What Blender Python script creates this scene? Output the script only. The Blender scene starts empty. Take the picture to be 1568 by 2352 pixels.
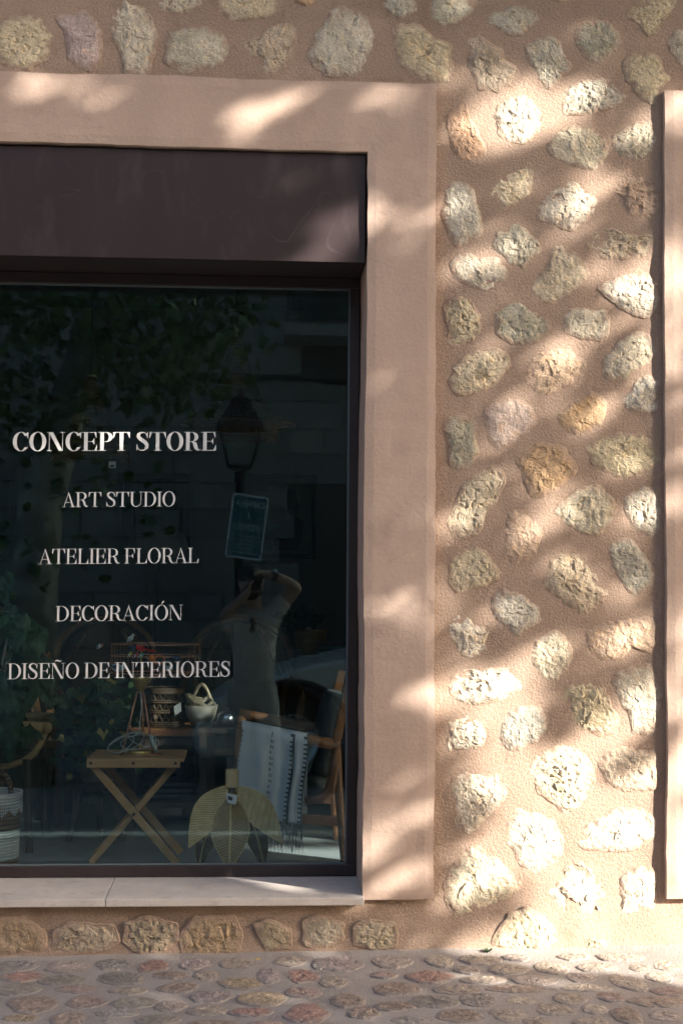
import bpy, bmesh, math, random
import numpy as np
from mathutils import Vector, Matrix, Quaternion, Euler
R = math.radians
sc = bpy.context.scene
COL = sc.collection
random.seed(7)
rng = np.random.default_rng(7)

# ------------------------------------------------------------------ camera, sky, sun, exposure
F_PX = 3266.7                                   # focal length in a 1568 x 2352 frame
CAM = Vector((0.0, -4.66, 1.22))
CAM_ROT = Matrix.Rotation(R(-3.42), 3, 'Z') @ Matrix.Rotation(R(92.99), 3, 'X') @ Matrix.Rotation(R(0.4), 3, 'Z')
cd = bpy.data.cameras.new('camera')
cd.sensor_fit = 'VERTICAL'; cd.sensor_height = 36.0; cd.lens = 50.0
cd.clip_start = 0.02; cd.clip_end = 600.0
cam = bpy.data.objects.new('camera', cd)
cam.matrix_world = Matrix.Translation(CAM) @ CAM_ROT.to_4x4()
COL.objects.link(cam); sc.camera = cam

SUN_AZ, SUN_EL = R(57.0), R(23.0)               # azimuth from the facade normal towards +x, elevation
SUN = Vector((math.sin(SUN_AZ) * math.cos(SUN_EL), -math.cos(SUN_AZ) * math.cos(SUN_EL), math.sin(SUN_EL)))
world = bpy.data.worlds.new('World'); sc.world = world; world.use_nodes = True
wn = world.node_tree.nodes; wn.clear()
sky = wn.new('ShaderNodeTexSky'); sky.sky_type = 'NISHITA'; sky.sun_disc = False
sky.sun_elevation = SUN_EL; sky.sun_rotation = math.atan2(SUN.x, SUN.y)
sky.air_density = 0.75; sky.dust_density = 5.0; sky.ozone_density = 0.6
bg = wn.new('ShaderNodeBackground'); bg.inputs[1].default_value = 0.115
wo = wn.new('ShaderNodeOutputWorld')
world.node_tree.links.new(sky.outputs[0], bg.inputs[0]); world.node_tree.links.new(bg.outputs[0], wo.inputs[0])
ld = bpy.data.lights.new('sun', 'SUN'); ld.energy = 5.0; ld.angle = R(0.53); ld.color = (1.0, 0.93, 0.83)
sun = bpy.data.objects.new('sun', ld); sun.rotation_euler = SUN.to_track_quat('Z', 'Y').to_euler()
sun.location = SUN * 40; COL.objects.link(sun)
sc.view_settings.view_transform = 'Standard'; sc.view_settings.look = 'None'
sc.view_settings.gamma = 1.0; sc.view_settings.use_curve_mapping = False
sc.view_settings.exposure = 1.95
sc.render.engine = 'CYCLES'
sc.cycles.use_denoising = True
sc.cycles.max_bounces = 8; sc.cycles.transparent_max_bounces = 24
sc.cycles.caustics_reflective = False; sc.cycles.caustics_refractive = False

# ------------------------------------------------------------------ helpers
def at(px, py, Y):
    """point on the plane y = Y seen at (px, py) of the 1568 x 2352 photograph"""
    d = CAM_ROT @ Vector(((px - 784) / F_PX, -(py - 1176) / F_PX, -1.0))
    return CAM + d * ((Y - CAM.y) / d.y)
GLASS = 0.27
def mirrored(px, py, Y):
    """point of the street (y = Y) whose reflection in the shop glass is seen at (px, py)"""
    p = at(px, py, 2 * GLASS - Y); return Vector((p.x, Y, p.z))

def vnoise(p, seed=0):
    p = np.asarray(p, float); i = np.floor(p).astype(np.int64); f = p - i; f = f * f * (3 - 2 * f)
    def h(a, b, c):
        n = (a * 374761393 + b * 668265263 + c * 1274126177 + seed * 974634777) & 0xffffffff
        n = ((n ^ (n >> 13)) * 1274126177) & 0xffffffff; n = (n ^ (n >> 16)) * 2246822519 & 0xffffffff
        return ((n ^ (n >> 15)) & 0xffffff) / float(0x7fffff) - 1.0
    x, y, z = i[..., 0], i[..., 1], i[..., 2]; fx, fy, fz = f[..., 0], f[..., 1], f[..., 2]
    def L(a, b, t): return a + (b - a) * t
    return L(L(L(h(x, y, z), h(x + 1, y, z), fx), L(h(x, y + 1, z), h(x + 1, y + 1, z), fx), fy),
             L(L(h(x, y, z + 1), h(x + 1, y, z + 1), fx), L(h(x, y + 1, z + 1), h(x + 1, y + 1, z + 1), fx), fy), fz)
def fbm(p, o=3, seed=0):
    s = 0; a = 1.0; p = np.asarray(p, float)
    for k in range(o):
        s = s + a * vnoise(p * 2 ** k + 17.3 * k, seed + k); a *= 0.5
    return s

def worldloc(o):
    v = Vector((0, 0, 0))
    while o is not None:
        v += o.location; o = o.parent
    return v
def link(name, me, m, parent=None, loc=None, smooth=False):
    o = bpy.data.objects.new(name, me)
    if m is not None and not me.materials: me.materials.append(m)
    if smooth and len(me.polygons): me.polygons.foreach_set('use_smooth', [True] * len(me.polygons))
    COL.objects.link(o)
    if parent is not None: o.parent = parent
    if loc is not None: o.location = loc
    return o
def tag(o, label=None, cat=None, group=None, kind=None):
    if label: o['label'] = label
    if cat: o['category'] = cat
    if group: o['group'] = group
    if kind: o['kind'] = kind
    return o
def thing(name, loc, label, cat, group=None):
    o = bpy.data.objects.new(name, None); COL.objects.link(o); o.location = loc; o.empty_display_size = 0.05
    return tag(o, label, cat, group)

class MB:
    """collects shapes, then builds them as one mesh object"""
    def __init__(s): s.v = []; s.f = []
    def add(s, vs, fs):
        b = len(s.v); s.v += [tuple(v) for v in vs]; s.f += [tuple(i + b for i in f) for f in fs]; return s
    def box(s, x0, x1, y0, y1, z0, z1):
        return s.add([(x0, y0, z0), (x1, y0, z0), (x1, y1, z0), (x0, y1, z0), (x0, y0, z1), (x1, y0, z1), (x1, y1, z1), (x0, y1, z1)],
                     [(0, 3, 2, 1), (4, 5, 6, 7), (0, 1, 5, 4), (1, 2, 6, 5), (2, 3, 7, 6), (3, 0, 4, 7)])
    def bar(s, a, b, w, d, up=Vector((0, 1, 0))):
        """square bar from a to b, d thick along 'up', w across"""
        a, b = Vector(a), Vector(b); t = (b - a).normalized(); u = (up - t * up.dot(t)).normalized(); r = t.cross(u)
        vs = []
        for p in (a, b):
            for q in ((-1, -1), (1, -1), (1, 1), (-1, 1)): vs.append(p + r * (w / 2 * q[0]) + u * (d / 2 * q[1]))
        return s.add(vs, [(0, 1, 2, 3), (7, 6, 5, 4), (0, 4, 5, 1), (1, 5, 6, 2), (2, 6, 7, 3), (3, 7, 4, 0)])
    def tube(s, pts, r, n=8, closed=False, cap=True):
        pts = [Vector(p) for p in pts]; N = len(pts); rs = r if isinstance(r, (list, tuple)) else [r] * N
        prev = None; rings = []
        for i in range(N):
            if closed: t = (pts[(i + 1) % N] - pts[i - 1])
            else: t = pts[min(i + 1, N - 1)] - pts[max(i - 1, 0)]
            t = t.normalized() if t.length > 1e-9 else Vector((0, 0, 1))
            if prev is None:
                prev = t.orthogonal().normalized()
            u = prev - t * prev.dot(t)
            u = u.normalized() if u.length > 1e-6 else t.orthogonal().normalized()
            prev = u; w = t.cross(u)
            rings.append([pts[i] + (u * math.cos(2 * math.pi * k / n) + w * math.sin(2 * math.pi * k / n)) * rs[i] for k in range(n)])
        vs = [v for q in rings for v in q]; fs = []
        for i in range(N if closed else N - 1):
            j = (i + 1) % N
            for k in range(n): fs.append((i * n + k, i * n + (k + 1) % n, j * n + (k + 1) % n, j * n + k))
        if cap and not closed:
            fs.append(tuple(range(n))[::-1]); fs.append(tuple((N - 1) * n + k for k in range(n)))
        return s.add(vs, fs)
    def lathe(s, prof, c, n=24, axis=Vector((0, 0, 1)), cap=False):
        q = Vector((0, 0, 1)).rotation_difference(axis); c = Vector(c); vs = []; fs = []
        for (r, z) in prof:
            for k in range(n):
                a = 2 * math.pi * k / n; vs.append(c + q @ Vector((r * math.cos(a), r * math.sin(a), z)))
        for i in range(len(prof) - 1):
            for k in range(n): fs.append((i * n + k, i * n + (k + 1) % n, (i + 1) * n + (k + 1) % n, (i + 1) * n + k))
        if cap:
            fs.append(tuple(range(n))[::-1]); fs.append(tuple((len(prof) - 1) * n + k for k in range(n)))
        return s.add(vs, fs)
    def ball(s, c, r, nu=12, nv=8, rot=None):
        r = Vector(r) if not isinstance(r, (int, float)) else Vector((r, r, r)); c = Vector(c); vs = []; fs = []
        for j in range(nv + 1):
            ph = math.pi * j / nv - math.pi / 2
            for k in range(nu):
                th = 2 * math.pi * k / nu
                p = Vector((r.x * math.cos(ph) * math.cos(th), r.y * math.cos(ph) * math.sin(th), r.z * math.sin(ph)))
                vs.append(c + (rot @ p if rot is not None else p))
        for j in range(nv):
            for k in range(nu): fs.append((j * nu + k, j * nu + (k + 1) % nu, (j + 1) * nu + (k + 1) % nu, (j + 1) * nu + k))
        return s.add(vs, fs)
    def plate(s, poly, nrm, th):
        """polygon (list of points) thickened along nrm"""
        n = len(poly); P = [Vector(p) for p in poly]; Q = [p + Vector(nrm) * th for p in P]
        return s.add(P + Q, [tuple(range(n))[::-1], tuple(range(n, 2 * n))] + [(i, (i + 1) % n, n + (i + 1) % n, n + i) for i in range(n)])
    def mesh(s, name, off=Vector((0, 0, 0))):
        me = bpy.data.meshes.new(name)
        me.from_pydata([(v[0] - off.x, v[1] - off.y, v[2] - off.z) for v in s.v], [], s.f); me.update(); return me
    def build(s, name, m, parent=None, smooth=False):
        if parent is not None: off = worldloc(parent); return link(name, s.mesh(name, off), m, parent, None, smooth)
        a = np.array(s.v); off = Vector(((a[:, 0].min() + a[:, 0].max()) / 2, (a[:, 1].min() + a[:, 1].max()) / 2, a[:, 2].min()))
        return link(name, s.mesh(name, off), m, None, off, smooth)

def bevel(o, w=0.002, seg=2):
    b = o.modifiers.new('bevel', 'BEVEL'); b.width = w; b.segments = seg; b.limit_method = 'ANGLE'; return o

# ------------------------------------------------------------------ materials (all procedural)
def marks(m, scale, width, colour, amount, stretch=(1, 1, 1)):
    """thin wandering lines (scratches, hairline cracks) over a material's own colour"""
    N = m.node_tree.nodes; L = m.node_tree.links; p = N['Principled BSDF']; src = p.inputs['Base Color'].links[0].from_socket
    tc = N.new('ShaderNodeTexCoord'); mp = N.new('ShaderNodeMapping'); mp.inputs['Scale'].default_value = stretch; L.new(tc.outputs['Object'], mp.inputs[0])
    n = N.new('ShaderNodeTexNoise'); n.inputs['Scale'].default_value = scale; n.inputs['Detail'].default_value = 2.0; L.new(mp.outputs[0], n.inputs['Vector'])
    k = N.new('ShaderNodeTexNoise'); k.inputs['Scale'].default_value = scale * 2.3; L.new(mp.outputs[0], k.inputs['Vector'])
    a = N.new('ShaderNodeMath'); a.operation = 'SUBTRACT'; a.inputs[1].default_value = 0.5; L.new(n.outputs['Fac'], a.inputs[0])
    b = N.new('ShaderNodeMath'); b.operation = 'ABSOLUTE'; L.new(a.outputs[0], b.inputs[0])
    r = N.new('ShaderNodeMapRange'); r.inputs[1].default_value = 0.0; r.inputs[2].default_value = width; r.inputs[3].default_value = amount; r.inputs[4].default_value = 0.0; L.new(b.outputs[0], r.inputs[0])
    g = N.new('ShaderNodeMapRange'); g.inputs[1].default_value = 0.48; g.inputs[2].default_value = 0.62; L.new(k.outputs['Fac'], g.inputs[0])
    w = N.new('ShaderNodeMath'); w.operation = 'MULTIPLY'; L.new(r.outputs[0], w.inputs[0]); L.new(g.outputs[0], w.inputs[1])
    x = N.new('ShaderNodeMix'); x.data_type = 'RGBA'; L.new(w.outputs[0], x.inputs[0]); L.new(src, x.inputs[6]); x.inputs[7].default_value = (*colour, 1); L.new(x.outputs[2], p.inputs['Base Color'])
def mat(name, c1, c2=None, c3=None, scale=6.0, rough=0.8, metal=0.0, bump=0.0, bscale=60.0, bdist=0.004, spec=0.5,
        objcol=False, fine=0.0, fscale=300.0, stretch=None, trans=0.0, lo=0.35, hi=0.65, bdetail=8.0, band=None):
    m = bpy.data.materials.new(name); m.use_nodes = True; nt = m.node_tree; N = nt.nodes; L = nt.links
    p = N['Principled BSDF']; tc = N.new('ShaderNodeTexCoord'); src = tc.outputs['Object']
    if objcol:
        oi = N.new('ShaderNodeObjectInfo'); ad = N.new('ShaderNodeVectorMath'); ad.operation = 'ADD'
        ml = N.new('ShaderNodeMath'); ml.operation = 'MULTIPLY'; ml.inputs[1].default_value = 37.0
        L.new(oi.outputs['Random'], ml.inputs[0]); L.new(src, ad.inputs[0]); L.new(ml.outputs[0], ad.inputs[1]); src = ad.outputs[0]
    if stretch:
        mp = N.new('ShaderNodeMapping'); mp.inputs['Scale'].default_value = stretch; L.new(src, mp.inputs[0]); src = mp.outputs[0]
    def noise(sc_, det=6.0, rgh=0.6):
        n = N.new('ShaderNodeTexNoise'); n.inputs['Scale'].default_value = sc_; n.inputs['Detail'].default_value = det
        n.inputs['Roughness'].default_value = rgh; L.new(src, n.inputs['Vector']); return n.outputs['Fac']
    def ramp(f, a, b):
        r = N.new('ShaderNodeMapRange'); r.inputs[1].default_value = a; r.inputs[2].default_value = b; L.new(f, r.inputs[0]); return r.outputs[0]
    def mix(f, a, b, mode='MIX'):
        x = N.new('ShaderNodeMix'); x.data_type = 'RGBA'; x.blend_type = mode
        if isinstance(f, float): x.inputs[0].default_value = f
        else: L.new(f, x.inputs[0])
        for sock, val in ((x.inputs[6], a), (x.inputs[7], b)):
            if isinstance(val, tuple): sock.default_value = (*val, 1.0) if len(val) == 3 else val
            else: L.new(val, sock)
        return x.outputs[2]
    col = c1
    if c2 is not None: col = mix(ramp(noise(scale), lo, hi), c1, c2)
    if c3 is not None: col = mix(ramp(noise(scale * 2.7), 0.55, 0.72), col, c3)
    if objcol: col = mix(1.0, col if not isinstance(col, tuple) else col, oi.outputs['Color'], 'MULTIPLY')
    if band:
        w = N.new('ShaderNodeTexWave'); w.bands_direction = band[0]; w.inputs['Scale'].default_value = band[1]; w.inputs['Distortion'].default_value = band[3]
        L.new(src, w.inputs['Vector']); col = mix(ramp(w.outputs['Fac'], 0.2, 0.8), col, band[2])
    if fine > 0:
        g = ramp(noise(fscale, 3.0), 0.3, 0.7); lo_ = 1.0 - fine; hi_ = 1.0 + fine * 0.6
        col = mix(1.0, col, mix(g, (lo_, lo_, lo_), (hi_, hi_, hi_)), 'MULTIPLY')
    if isinstance(col, tuple): p.inputs['Base Color'].default_value = (*col, 1.0)
    else: L.new(col, p.inputs['Base Color'])
    p.inputs['Roughness'].default_value = rough; p.inputs['Metallic'].default_value = metal; p.inputs['Specular IOR Level'].default_value = spec
    if bump > 0:
        b = N.new('ShaderNodeBump'); b.inputs['Strength'].default_value = bump; b.inputs['Distance'].default_value = bdist
        if band:
            ma = N.new('ShaderNodeMath'); ma.operation = 'ADD'; L.new(noise(bscale, bdetail), ma.inputs[0]); L.new(w.outputs['Fac'], ma.inputs[1]); L.new(ma.outputs[0], b.inputs['Height'])
        else: L.new(noise(bscale, bdetail), b.inputs['Height'])
        L.new(b.outputs[0], p.inputs['Normal'])
    if trans > 0:
        t = N.new('ShaderNodeBsdfTranslucent'); mx = N.new('ShaderNodeMixShader'); mx.inputs[0].default_value = trans
        if isinstance(col, tuple): t.inputs[0].default_value = (*col, 1.0)
        else: L.new(col, t.inputs[0])
        L.new(p.outputs[0], mx.inputs[1]); L.new(t.outputs[0], mx.inputs[2]); L.new(mx.outputs[0], N['Material Output'].inputs[0])
    return m

M = {}
M['mortar'] = mat('mortar', (0.348, 0.248, 0.186), (0.402, 0.294, 0.225), (0.30, 0.209, 0.154), scale=3.0, rough=0.92, bump=0.8, bscale=120, bdist=0.005, fine=0.26, fscale=210, bdetail=12.0, spec=0.2)
M['plaster'] = mat('plaster', (0.455, 0.335, 0.268), (0.50, 0.373, 0.302), (0.412, 0.302, 0.242), scale=2.3, rough=0.88, bump=0.6, bscale=70, bdist=0.003, fine=0.06, fscale=220, spec=0.25)
def rim_mix(m, colour, a, b):
    """mortar smeared over the edge of a stone, by its 'rim' attribute"""
    N = m.node_tree.nodes; L = m.node_tree.links; p = N['Principled BSDF']; src = p.inputs['Base Color'].links[0].from_socket
    at_ = N.new('ShaderNodeAttribute'); at_.attribute_name = 'rim'; no = N.new('ShaderNodeTexNoise'); no.inputs['Scale'].default_value = 45.0; no.inputs['Detail'].default_value = 5.0
    tc = N.new('ShaderNodeTexCoord'); oi = N.new('ShaderNodeObjectInfo'); ad = N.new('ShaderNodeVectorMath'); L.new(tc.outputs['Object'], ad.inputs[0]); L.new(oi.outputs['Location'], ad.inputs[1]); L.new(ad.outputs[0], no.inputs['Vector'])
    ma = N.new('ShaderNodeMath'); ma.operation = 'MULTIPLY_ADD'; ma.inputs[1].default_value = 0.75; L.new(no.outputs['Fac'], ma.inputs[0]); L.new(at_.outputs['Fac'], ma.inputs[2])
    r = N.new('ShaderNodeMapRange'); r.inputs[1].default_value = a; r.inputs[2].default_value = b; L.new(ma.outputs[0], r.inputs[0])
    x = N.new('ShaderNodeMix'); x.data_type = 'RGBA'; L.new(r.outputs[0], x.inputs[0]); L.new(src, x.inputs[6]); x.inputs[7].default_value = (*colour, 1); L.new(x.outputs[2], p.inputs['Base Color'])
M['stone'] = mat('limestone', (1.0, 0.97, 0.92), (0.66, 0.63, 0.58), (1.05, 0.90, 0.72), scale=13, rough=0.93, bump=1.0, bscale=60, bdist=0.008, objcol=True, fine=0.30, fscale=190, bdetail=12.0, spec=0.2)
rim_mix(M['stone'], (0.36, 0.258, 0.195), 1.06, 1.36)
M['cobble'] = mat('cobble_stone', (1.0, 0.98, 0.95), (0.60, 0.58, 0.56), (1.12, 1.02, 0.95), scale=34, rough=0.75, bump=0.8, bscale=75, bdist=0.010, objcol=True, fine=0.38, fscale=170, spec=0.3, bdetail=12.0)
rim_mix(M['cobble'], (0.27, 0.235, 0.212), 1.05, 1.36)
M['bedding'] = mat('paving_mortar', (0.30, 0.262, 0.237), (0.365, 0.326, 0.298), (0.25, 0.216, 0.193), scale=4.0, rough=0.9, bump=0.8, bscale=130, bdist=0.005, fine=0.14, fscale=240, spec=0.25)
M['panel'] = mat('painted_metal_panel', (0.030, 0.019, 0.020), (0.038, 0.025, 0.026), (0.055, 0.041, 0.041), scale=3.5, rough=0.5, bump=0.12, bscale=14, bdist=0.002, fine=0.05, stretch=(1, 1, 0.35), spec=0.3)
marks(M['panel'], 1.6, 0.0022, (0.10, 0.085, 0.085), 0.35); marks(M['panel'], 3.1, 0.002, (0.10, 0.085, 0.085), 0.35, (1, 1, 2.2))
marks(M['plaster'], 1.1, 0.002, (0.28, 0.19, 0.15), 0.3); marks(M['plaster'], 0.8, 0.09, (0.41, 0.30, 0.24), 0.55, (2.2, 1, 0.6)); marks(M['plaster'], 2.6, 0.05, (0.56, 0.42, 0.34), 0.45, (1, 1, 1))
M['frame'] = mat('window_frame_metal', (0.030, 0.021, 0.022), (0.038, 0.028, 0.028), scale=5, rough=0.45, bump=0.05, bscale=90, spec=0.5)
M['gasket'] = mat('gasket', (0.13, 0.165, 0.18), rough=0.3)
M['sill'] = mat('sill_stone', (0.56, 0.50, 0.455), (0.64, 0.58, 0.53), (0.47, 0.415, 0.375), scale=9, rough=0.72, bump=0.3, bscale=150, bdist=0.002, fine=0.10, fscale=330, spec=0.35)
M['white'] = mat('white_vinyl', (0.80, 0.80, 0.77), rough=0.5)
M['wood'] = mat('teak', (0.55, 0.31, 0.125), (0.42, 0.22, 0.085), (0.60, 0.37, 0.17), scale=14, rough=0.5, bump=0.15, bscale=60, stretch=(0.25, 1, 1))
M['wood2'] = mat('oiled_wood', (0.30, 0.135, 0.055), (0.20, 0.085, 0.035), scale=12, rough=0.4, bump=0.1, bscale=40, stretch=(1, 1, 0.25))
M['darkwood'] = mat('dark_wood', (0.085, 0.055, 0.038), (0.05, 0.032, 0.022), scale=9, rough=0.55, bump=0.1)
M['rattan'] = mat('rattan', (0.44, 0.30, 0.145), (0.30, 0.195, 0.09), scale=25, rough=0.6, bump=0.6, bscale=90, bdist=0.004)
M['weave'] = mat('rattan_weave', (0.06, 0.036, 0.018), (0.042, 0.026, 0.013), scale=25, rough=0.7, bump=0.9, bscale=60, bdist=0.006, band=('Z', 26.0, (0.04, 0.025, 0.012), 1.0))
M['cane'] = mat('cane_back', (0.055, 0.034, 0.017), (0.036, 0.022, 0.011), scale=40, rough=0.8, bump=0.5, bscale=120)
M['strawdark'] = mat('shaded_palm', (0.42, 0.29, 0.13), (0.33, 0.22, 0.095), scale=30, rough=0.7, bump=0.3, bscale=120)  # straw copy with the middle leaf's shade put into its colour
M['lampweave'] = mat('pendant_fibre', (0.13, 0.075, 0.036), (0.08, 0.046, 0.023), scale=20, rough=0.8)
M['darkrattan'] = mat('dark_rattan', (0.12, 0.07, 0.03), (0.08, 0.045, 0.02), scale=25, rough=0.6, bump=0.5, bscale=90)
M['straw'] = mat('dried_palm', (0.70, 0.50, 0.23), (0.56, 0.38, 0.16), (0.74, 0.57, 0.30), scale=30, rough=0.6, bump=0.3, bscale=120)
M['strawback'] = mat('straw_backing', (0.16, 0.10, 0.045), rough=0.8)  # behind the slats and on rear leaves: shade put into a dark straw colour
M['brass'] = mat('brass', (0.62, 0.43, 0.13), (0.50, 0.33, 0.09), scale=18, rough=0.35, metal=0.6)
M['copper'] = mat('copper', (0.66, 0.32, 0.19), (0.55, 0.25, 0.14), scale=20, rough=0.38, metal=0.5)
M['cable'] = mat('clear_cable', (0.42, 0.43, 0.38), rough=0.3)
M['cloth'] = mat('cotton_weave', (0.70, 0.72, 0.71), (0.63, 0.65, 0.645), scale=8, rough=0.95, bump=0.6, bscale=320, bdist=0.002, fine=0.10, fscale=500, spec=0.1)
M['thread'] = mat('dark_thread', (0.035, 0.06, 0.06), rough=0.95)
M['fringe'] = mat('grey_fringe', (0.16, 0.17, 0.17), (0.10, 0.11, 0.115), scale=30, rough=0.95)
M['teal'] = mat('teal_fabric', (0.07, 0.15, 0.17), (0.10, 0.19, 0.20), scale=20, rough=0.9, bump=0.3, bscale=250)
M['greyfab'] = mat('grey_fabric', (0.065, 0.075, 0.075), (0.05, 0.058, 0.06), scale=10, rough=0.95, bump=0.3, bscale=250)
M['ficus'] = mat('ficus_leaf', (0.012, 0.040, 0.018), (0.020, 0.058, 0.022), scale=12, rough=0.5, spec=0.25, trans=0.12)
M['ivy'] = mat('ivy_leaf', (0.028, 0.06, 0.02), (0.045, 0.085, 0.025), scale=12, rough=0.5, trans=0.2)
M['ivyyellow'] = mat('yellow_ivy_leaf', (0.35, 0.26, 0.04), (0.25, 0.22, 0.05), scale=20, rough=0.5, trans=0.2)
M['basketwhite'] = mat('white_cotton_rope', (0.66, 0.66, 0.62), (0.52, 0.52, 0.49), scale=40, rough=0.95, bump=0.9, bscale=110, bdist=0.005, band=('Z', 28.0, (0.40, 0.40, 0.38), 0.6))
M['basketbrown'] = mat('banana_fibre', (0.20, 0.115, 0.05), (0.13, 0.07, 0.03), scale=40, rough=0.8, bump=0.9, bscale=90, bdist=0.006, band=('Z', 20.0, (0.08, 0.045, 0.02), 1.5))
M['ceramic'] = mat('pale_clay', (0.58, 0.52, 0.42), (0.48, 0.42, 0.33), scale=12, rough=0.7, bump=0.2, bscale=60)
M['rope'] = mat('natural_rope', (0.52, 0.44, 0.30), (0.36, 0.29, 0.18), scale=60, rough=0.9, bump=0.9, bscale=150, bdist=0.004)
M['card'] = mat('paper_tag', (0.66, 0.66, 0.64), (0.58, 0.58, 0.56), scale=10, rough=0.8)
M['ink'] = mat('black_print', (0.03, 0.03, 0.03), rough=0.8)
M['shopwall'] = mat('shop_wall', (0.21, 0.22, 0.225), (0.26, 0.27, 0.275), scale=2.5, rough=0.9, bump=0.3, bscale=20)
M['shopfloor'] = mat('shop_floor', (0.30, 0.315, 0.315), (0.24, 0.255, 0.26), scale=2.0, rough=0.42, fine=0.08)
M['black'] = mat('black_plastic', (0.012, 0.012, 0.013), rough=0.45)
M['iron'] = mat('black_iron', (0.014, 0.015, 0.016), (0.022, 0.022, 0.022), scale=20, rough=0.5, metal=0.3)
M['steel'] = mat('steel', (0.45, 0.46, 0.47), rough=0.3, metal=1.0)
M['picbg'] = mat('dark_canvas', (0.022, 0.022, 0.035), (0.03, 0.03, 0.045), scale=5, rough=0.6)
M['picgrey'] = mat('grey_canvas', (0.13, 0.145, 0.13), (0.11, 0.125, 0.115), scale=5, rough=0.6)
M['pichair'] = mat('dark_paint', (0.018, 0.016, 0.016), rough=0.6)
M['picskin'] = mat('skin_paint', (0.16, 0.10, 0.075), rough=0.6)
M['picflower'] = mat('pale_paint', (0.20, 0.19, 0.165), (0.14, 0.13, 0.12), scale=20, rough=0.6)
M['blocks'] = mat('sandstone_block', (0.27, 0.25, 0.215), (0.32, 0.295, 0.25), (0.22, 0.20, 0.17), scale=4, rough=0.9, bump=0.7, bscale=45, bdist=0.008, objcol=True, fine=0.12, fscale=120)
M['joint'] = mat('block_joint', (0.10, 0.09, 0.08), rough=0.95)
M['asphalt'] = mat('stone_setts', (0.19, 0.18, 0.165), (0.235, 0.22, 0.20), scale=2, rough=0.9, bump=0.6, bscale=200, fine=0.3, fscale=300)
M['kerb'] = mat('kerb_stone', (0.33, 0.30, 0.265), (0.27, 0.245, 0.215), scale=7, rough=0.85, bump=0.4, bscale=90)
M['bark'] = mat('plane_bark', (0.22, 0.195, 0.155), (0.40, 0.37, 0.29), (0.13, 0.12, 0.095), scale=5, rough=0.9, bump=0.6, bscale=30, bdist=0.01, lo=0.45, hi=0.55)
M['leaf'] = mat('plane_leaf', (0.055, 0.105, 0.028), (0.075, 0.13, 0.035), scale=2, rough=0.55, trans=0.30)
M['signblue'] = mat('sign_teal', (0.012, 0.13, 0.17), rough=0.4)
M['signwhite'] = mat('sign_white', (0.72, 0.74, 0.74), rough=0.4)
M['carpaint'] = mat('silver_paint', (0.66, 0.63, 0.55), rough=0.3, metal=0.15, spec=0.6)
M['tyre'] = mat('tyre_rubber', (0.018, 0.018, 0.018), rough=0.8)
M['carglass'] = mat('car_glass', (0.02, 0.025, 0.028), rough=0.06, spec=0.8)
M['amber'] = mat('amber_lens', (0.70, 0.25, 0.02), rough=0.25)
M['skin'] = mat('skin', (0.46, 0.27, 0.19), (0.40, 0.225, 0.155), scale=18, rough=0.55)
M['shirt'] = mat('taupe_jersey', (0.52, 0.46, 0.41), (0.46, 0.405, 0.36), scale=6, rough=0.95, bump=0.5, bscale=14, bdist=0.02)
M['trousers'] = mat('beige_linen', (0.50, 0.44, 0.385), (0.44, 0.385, 0.335), scale=6, rough=0.95, bump=0.6, bscale=12, bdist=0.02)
M['hair'] = mat('dark_hair', (0.018, 0.013, 0.010), (0.03, 0.02, 0.015), scale=60, rough=0.6)
def glass_mat(name, tint, boost=1.0):
    m = bpy.data.materials.new(name); m.use_nodes = True; N = m.node_tree.nodes; L = m.node_tree.links
    N.remove(N['Principled BSDF'])
    t = N.new('ShaderNodeBsdfTransparent'); t.inputs[0].default_value = (*tint, 1)
    g = N.new('ShaderNodeBsdfGlossy'); g.inputs['Roughness'].default_value = 0.0; g.inputs['Color'].default_value = (0.62, 0.90, 1.0, 1)
    fr = N.new('ShaderNodeFresnel'); ge = N.new('ShaderNodeNewGeometry'); mr = N.new('ShaderNodeMapRange')   # same index from either face of the thin pane
    mr.inputs[3].default_value = 1.52; mr.inputs[4].default_value = 1 / 1.52; L.new(ge.outputs['Backfacing'], mr.inputs[0]); L.new(mr.outputs[0], fr.inputs[0])
    ml = N.new('ShaderNodeMath'); ml.operation = 'MULTIPLY'; ml.inputs[1].default_value = boost; ml.use_clamp = True
    mx = N.new('ShaderNodeMixShader'); L.new(fr.outputs[0], ml.inputs[0]); L.new(ml.outputs[0], mx.inputs[0])
    L.new(t.outputs[0], mx.inputs[1]); L.new(g.outputs[0], mx.inputs[2]); L.new(mx.outputs[0], N['Material Output'].inputs[0])
    return m
M['glass'] = glass_mat('shop_glass', (0.95, 0.985, 0.99), 0.75)
M['lampglass'] = glass_mat('lantern_glass', (0.9, 0.92, 0.9))

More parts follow.
